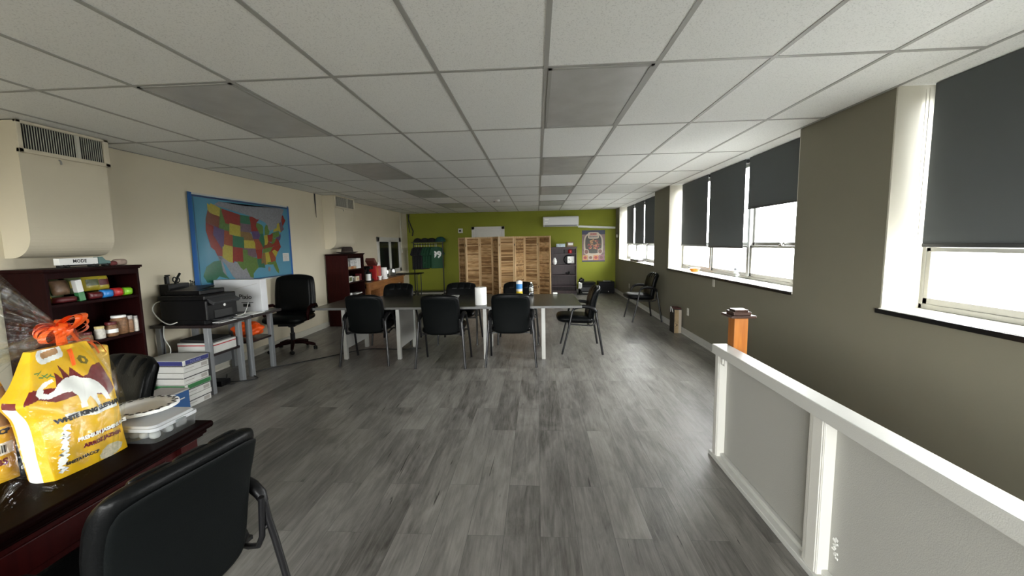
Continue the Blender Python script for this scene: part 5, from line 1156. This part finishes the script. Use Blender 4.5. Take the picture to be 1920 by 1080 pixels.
MB().box(1.82, 2.24, 12.195, 12.20, .04, .32).build('front_cloth', 'darkcloth', t)
for x in (1.84, 2.22):
    for y in (12.24, 12.56): MB().box(x-.02, x+.02, y-.02, y+.02, 0, .012).build('foot', 'blackplastic', t)
MB().lathe([(.012, 0), (.012, .004), (0, .005)], (2.08, 12.195, .06), 10, axis=Rx(Q)).build('indicator', 'whitep', t)
t = bx('papers_pile', 'pale papers lying on the corner machine', 'paper', 1.95, 2.16, 12.28, 12.45, .347, .365, 'greycard')
t = thing('camera', 'black camera resting on the white cloth by the floor printer', 'camera', (1.28, 12.3, .35)); MB().box(1.23, 1.38, 12.24, 12.32, .352, .44).box(1.27, 1.33, 12.25, 12.31, .44, .47).build('body', 'blackplastic', t, bevel=.01); MB().lathe([(.035, 0), (.035, .05), (.03, .052), (0, .05)], (1.30, 12.24, .395), 14, axis=Rx(Q)).build('lens', 'darkglass', t)
wcl = MB().grid(lambda i, j: V(1.19+.10*i, 12.02-.02*math.sin(PI*j*1.5), .36-.20*j*j-.03*i*(1-j)+.01*math.sin(7*i)), 8, 8); tag(wcl.build('white_cloth', 'whitep'), 'small white cloth draped over the corner of the floor printer', 'cloth')
wcl2 = bpy.data.objects['white_cloth']; sol = wcl2.modifiers.new('s', 'SOLIDIFY'); sol.thickness = .004
mtb = MB().box(1.14, 1.72, 11.90, 12.02, .002, .035); tag(mtb.build('dark_tray', 'blackplastic', bevel=.006), 'low dark tray on the floor in front of the floor printer', 'tray')

# paper bag by the wall
t = thing('paper_bag', 'kraft paper bag with dark side and rope handle beside the baseboard', 'bag', (2.27, 6.86, 0))
MB().box(2.215, 2.335, 6.785, 7.0, 0, .40).build('bag_body', P('black_side', (.012, .012, .011), .6), t, bevel=.003)
MB().box(2.224, 2.29, 6.780, 6.786, .004, .385).build('front_panel', P('kraft', (.40, .29, .16), .7, var=.25, vscale=14), t)
MB().box(2.29, 2.334, 6.780, 6.786, .004, .385).build('pale_panel', P('pale_kraft', (.50, .44, .36), .7), t)
MB().text('A', .09, lambda a, b: V(2.256+b*.6, 6.7795, .14+a)).build('printed_mark', 'blackp', t)
MB().box(2.22, 2.33, 6.79, 6.99, .401, .415).build('rim', P('dark_red_rim', (.08, .012, .01), .6), t)
MB().tube(bez([(2.214, 6.84, .34), (2.20, 6.86, .41), (2.20, 6.92, .42), (2.214, 6.95, .33)]), .005, 6).build('handle', 'whitep', t)

# on the sills
t = thing('water_bottle', 'clear water bottle with grey label on the window sill', 'bottle', (2.47, 5.26, SILL)); c = (2.47, 5.26, SILL+.001)
MB().lathe([(.028, 0), (.033, .006), (.033, .06), (.030, .065), (.033, .07), (.033, .13), (.026, .165), (.013, .19), (.013, .20)], c, 20).build('bottle_body', 'bottle', t)
MB().lathe([(.0338, .105), (.0338, .135)], c, 20).build('label', P('bottle_label', (.22, .23, .25), .5), t); MB().lathe([(.015, .198), (.015, .215), (0, .216)], c, 14).build('cap', 'alu', t)
t = thing('orange_dish', 'orange dish with a dark handle on the window sill', 'dish', (2.46, 6.62, SILL)); c = (2.46, 6.62, SILL+.001)
MB().lathe([(.05, 0), (.055, .005), (.085, .05), (.09, .052), (.08, .05), (.05, .012), (0, .01)], c, 24).build('bowl', P('orange_dish', (.75, .28, .02), .35, trans=.3), t)
MB().tube([(2.46, 6.70, SILL+.035), (2.46, 6.78, SILL+.05), (2.45, 6.88, SILL+.062)], [.012, .012, .009], 8).build('handle', 'wire', t)
MB().tube([(2.46, 6.545, SILL+.04), (2.46, 6.49, SILL+.045), (2.46, 6.43, SILL+.055)], .008, 8).build('spout', P('pink_spout', (.6, .25, .18), .4), t)
t = thing('plastic_storage_tub', 'clear domed tub on a dark base on the sill nearest the green wall', 'tub', (2.46, 10.35, SILL))
extr(rrect(2.37, 2.54, 10.0, 10.75, .04), SILL+.002, SILL+.05).build('base', 'deskblack', t, bevel=.004)
extr(rrect(2.375, 2.535, 10.02, 10.73, .05), SILL+.05, SILL+.21, 1, .94, extr(rrect(2.375, 2.535, 10.02, 10.73, .05), SILL+.21, SILL+.235, .94, .8)).build('dome', 'clear', t)

# ------------------------------------------------------------------ light: overcast sky through the windows and the added fill window
wd = bpy.data.worlds.new('sky'); bpy.context.scene.world = wd; wd.use_nodes = True
bg = wd.node_tree.nodes['Background']; bg.inputs['Color'].default_value = (1.0, 1.0, 0.985, 1); bg.inputs['Strength'].default_value = 9.0
wn = wd.node_tree; wtc = wn.nodes.new('ShaderNodeTexCoord'); wsp = wn.nodes.new('ShaderNodeSeparateXYZ'); wrp = wn.nodes.new('ShaderNodeValToRGB'); wmr = wn.nodes.new('ShaderNodeMapRange')
wmr.inputs['From Min'].default_value = -1; wmr.inputs['From Max'].default_value = 1
wn.links.new(wtc.outputs['Generated'], wsp.inputs[0]); wn.links.new(wsp.outputs['Z'], wmr.inputs['Value']); wn.links.new(wmr.outputs[0], wrp.inputs['Fac']); wn.links.new(wrp.outputs[0], bg.inputs['Color'])
we = wrp.color_ramp.elements; we[0].position = 0.46; we[0].color = (0.09, 0.09, 0.088, 1); we[1].position = 0.80; we[1].color = (1.15, 1.15, 1.15, 1)
wq = we.new(0.53); wq.color = (0.95, 0.95, 0.94, 1)
for k, (ya, yb) in enumerate(WIN):
    ld = bpy.data.lights.new('window_portal', 'AREA'); ld.shape = 'RECTANGLE'; ld.size = H-SILL; ld.size_y = yb-ya; ld.cycles.is_portal = True
    lo = bpy.data.objects.new('window_portal', ld); C.objects.link(lo); lo.location = (XR+.36, (ya+yb)/2, (H+SILL)/2); lo.rotation_euler = (0, Q, 0)

ld = bpy.data.lights.new('window_portal', 'AREA'); ld.shape = 'RECTANGLE'; ld.size = FILL_WIN[1]-FILL_WIN[0]; ld.size_y = FILL_WIN[3]-FILL_WIN[2]; ld.cycles.is_portal = True  # portal of the added fill window
lo = bpy.data.objects.new('window_portal', ld); C.objects.link(lo); lo.location = ((FILL_WIN[0]+FILL_WIN[1])/2, YF-.22, (FILL_WIN[2]+FILL_WIN[3])/2); lo.rotation_euler = (Q, 0, 0)

# ------------------------------------------------------------------ camera
cam = bpy.data.cameras.new('camera'); co = bpy.data.objects.new('camera', cam); C.objects.link(co)
cam.sensor_width = 36; cam.lens = 773.93/1920*36; cam.clip_start = .05; cam.clip_end = 100
p_, y_, r_ = -.10705692, -.0619771, -.01903474
fw = V(math.sin(y_)*math.cos(p_), math.cos(y_)*math.cos(p_), math.sin(p_)); rt = V(math.cos(y_), -math.sin(y_), 0); upv = rt.cross(fw)
r2 = rt*math.cos(r_)+upv*math.sin(r_); u2 = -rt*math.sin(r_)+upv*math.cos(r_)
mw = Matrix((r2, u2, -fw)).transposed().to_4x4(); mw.translation = V(0, 0, 1.51); co.matrix_world = mw
sc_ = bpy.context.scene; sc_.camera = co
vs = sc_.view_settings; vs.view_transform = 'Standard'; vs.look = 'None'; vs.exposure = 2.33; vs.gamma = 1.0; vs.use_curve_mapping = False
cy = sc_.cycles; cy.use_denoising = True; cy.max_bounces = 10; cy.diffuse_bounces = 6; cy.glossy_bounces = 4; cy.transparent_max_bounces = 16; cy.transmission_bounces = 6; cy.sample_clamp_indirect = 25.0; cy.caustics_reflective = False; cy.caustics_refractive = False
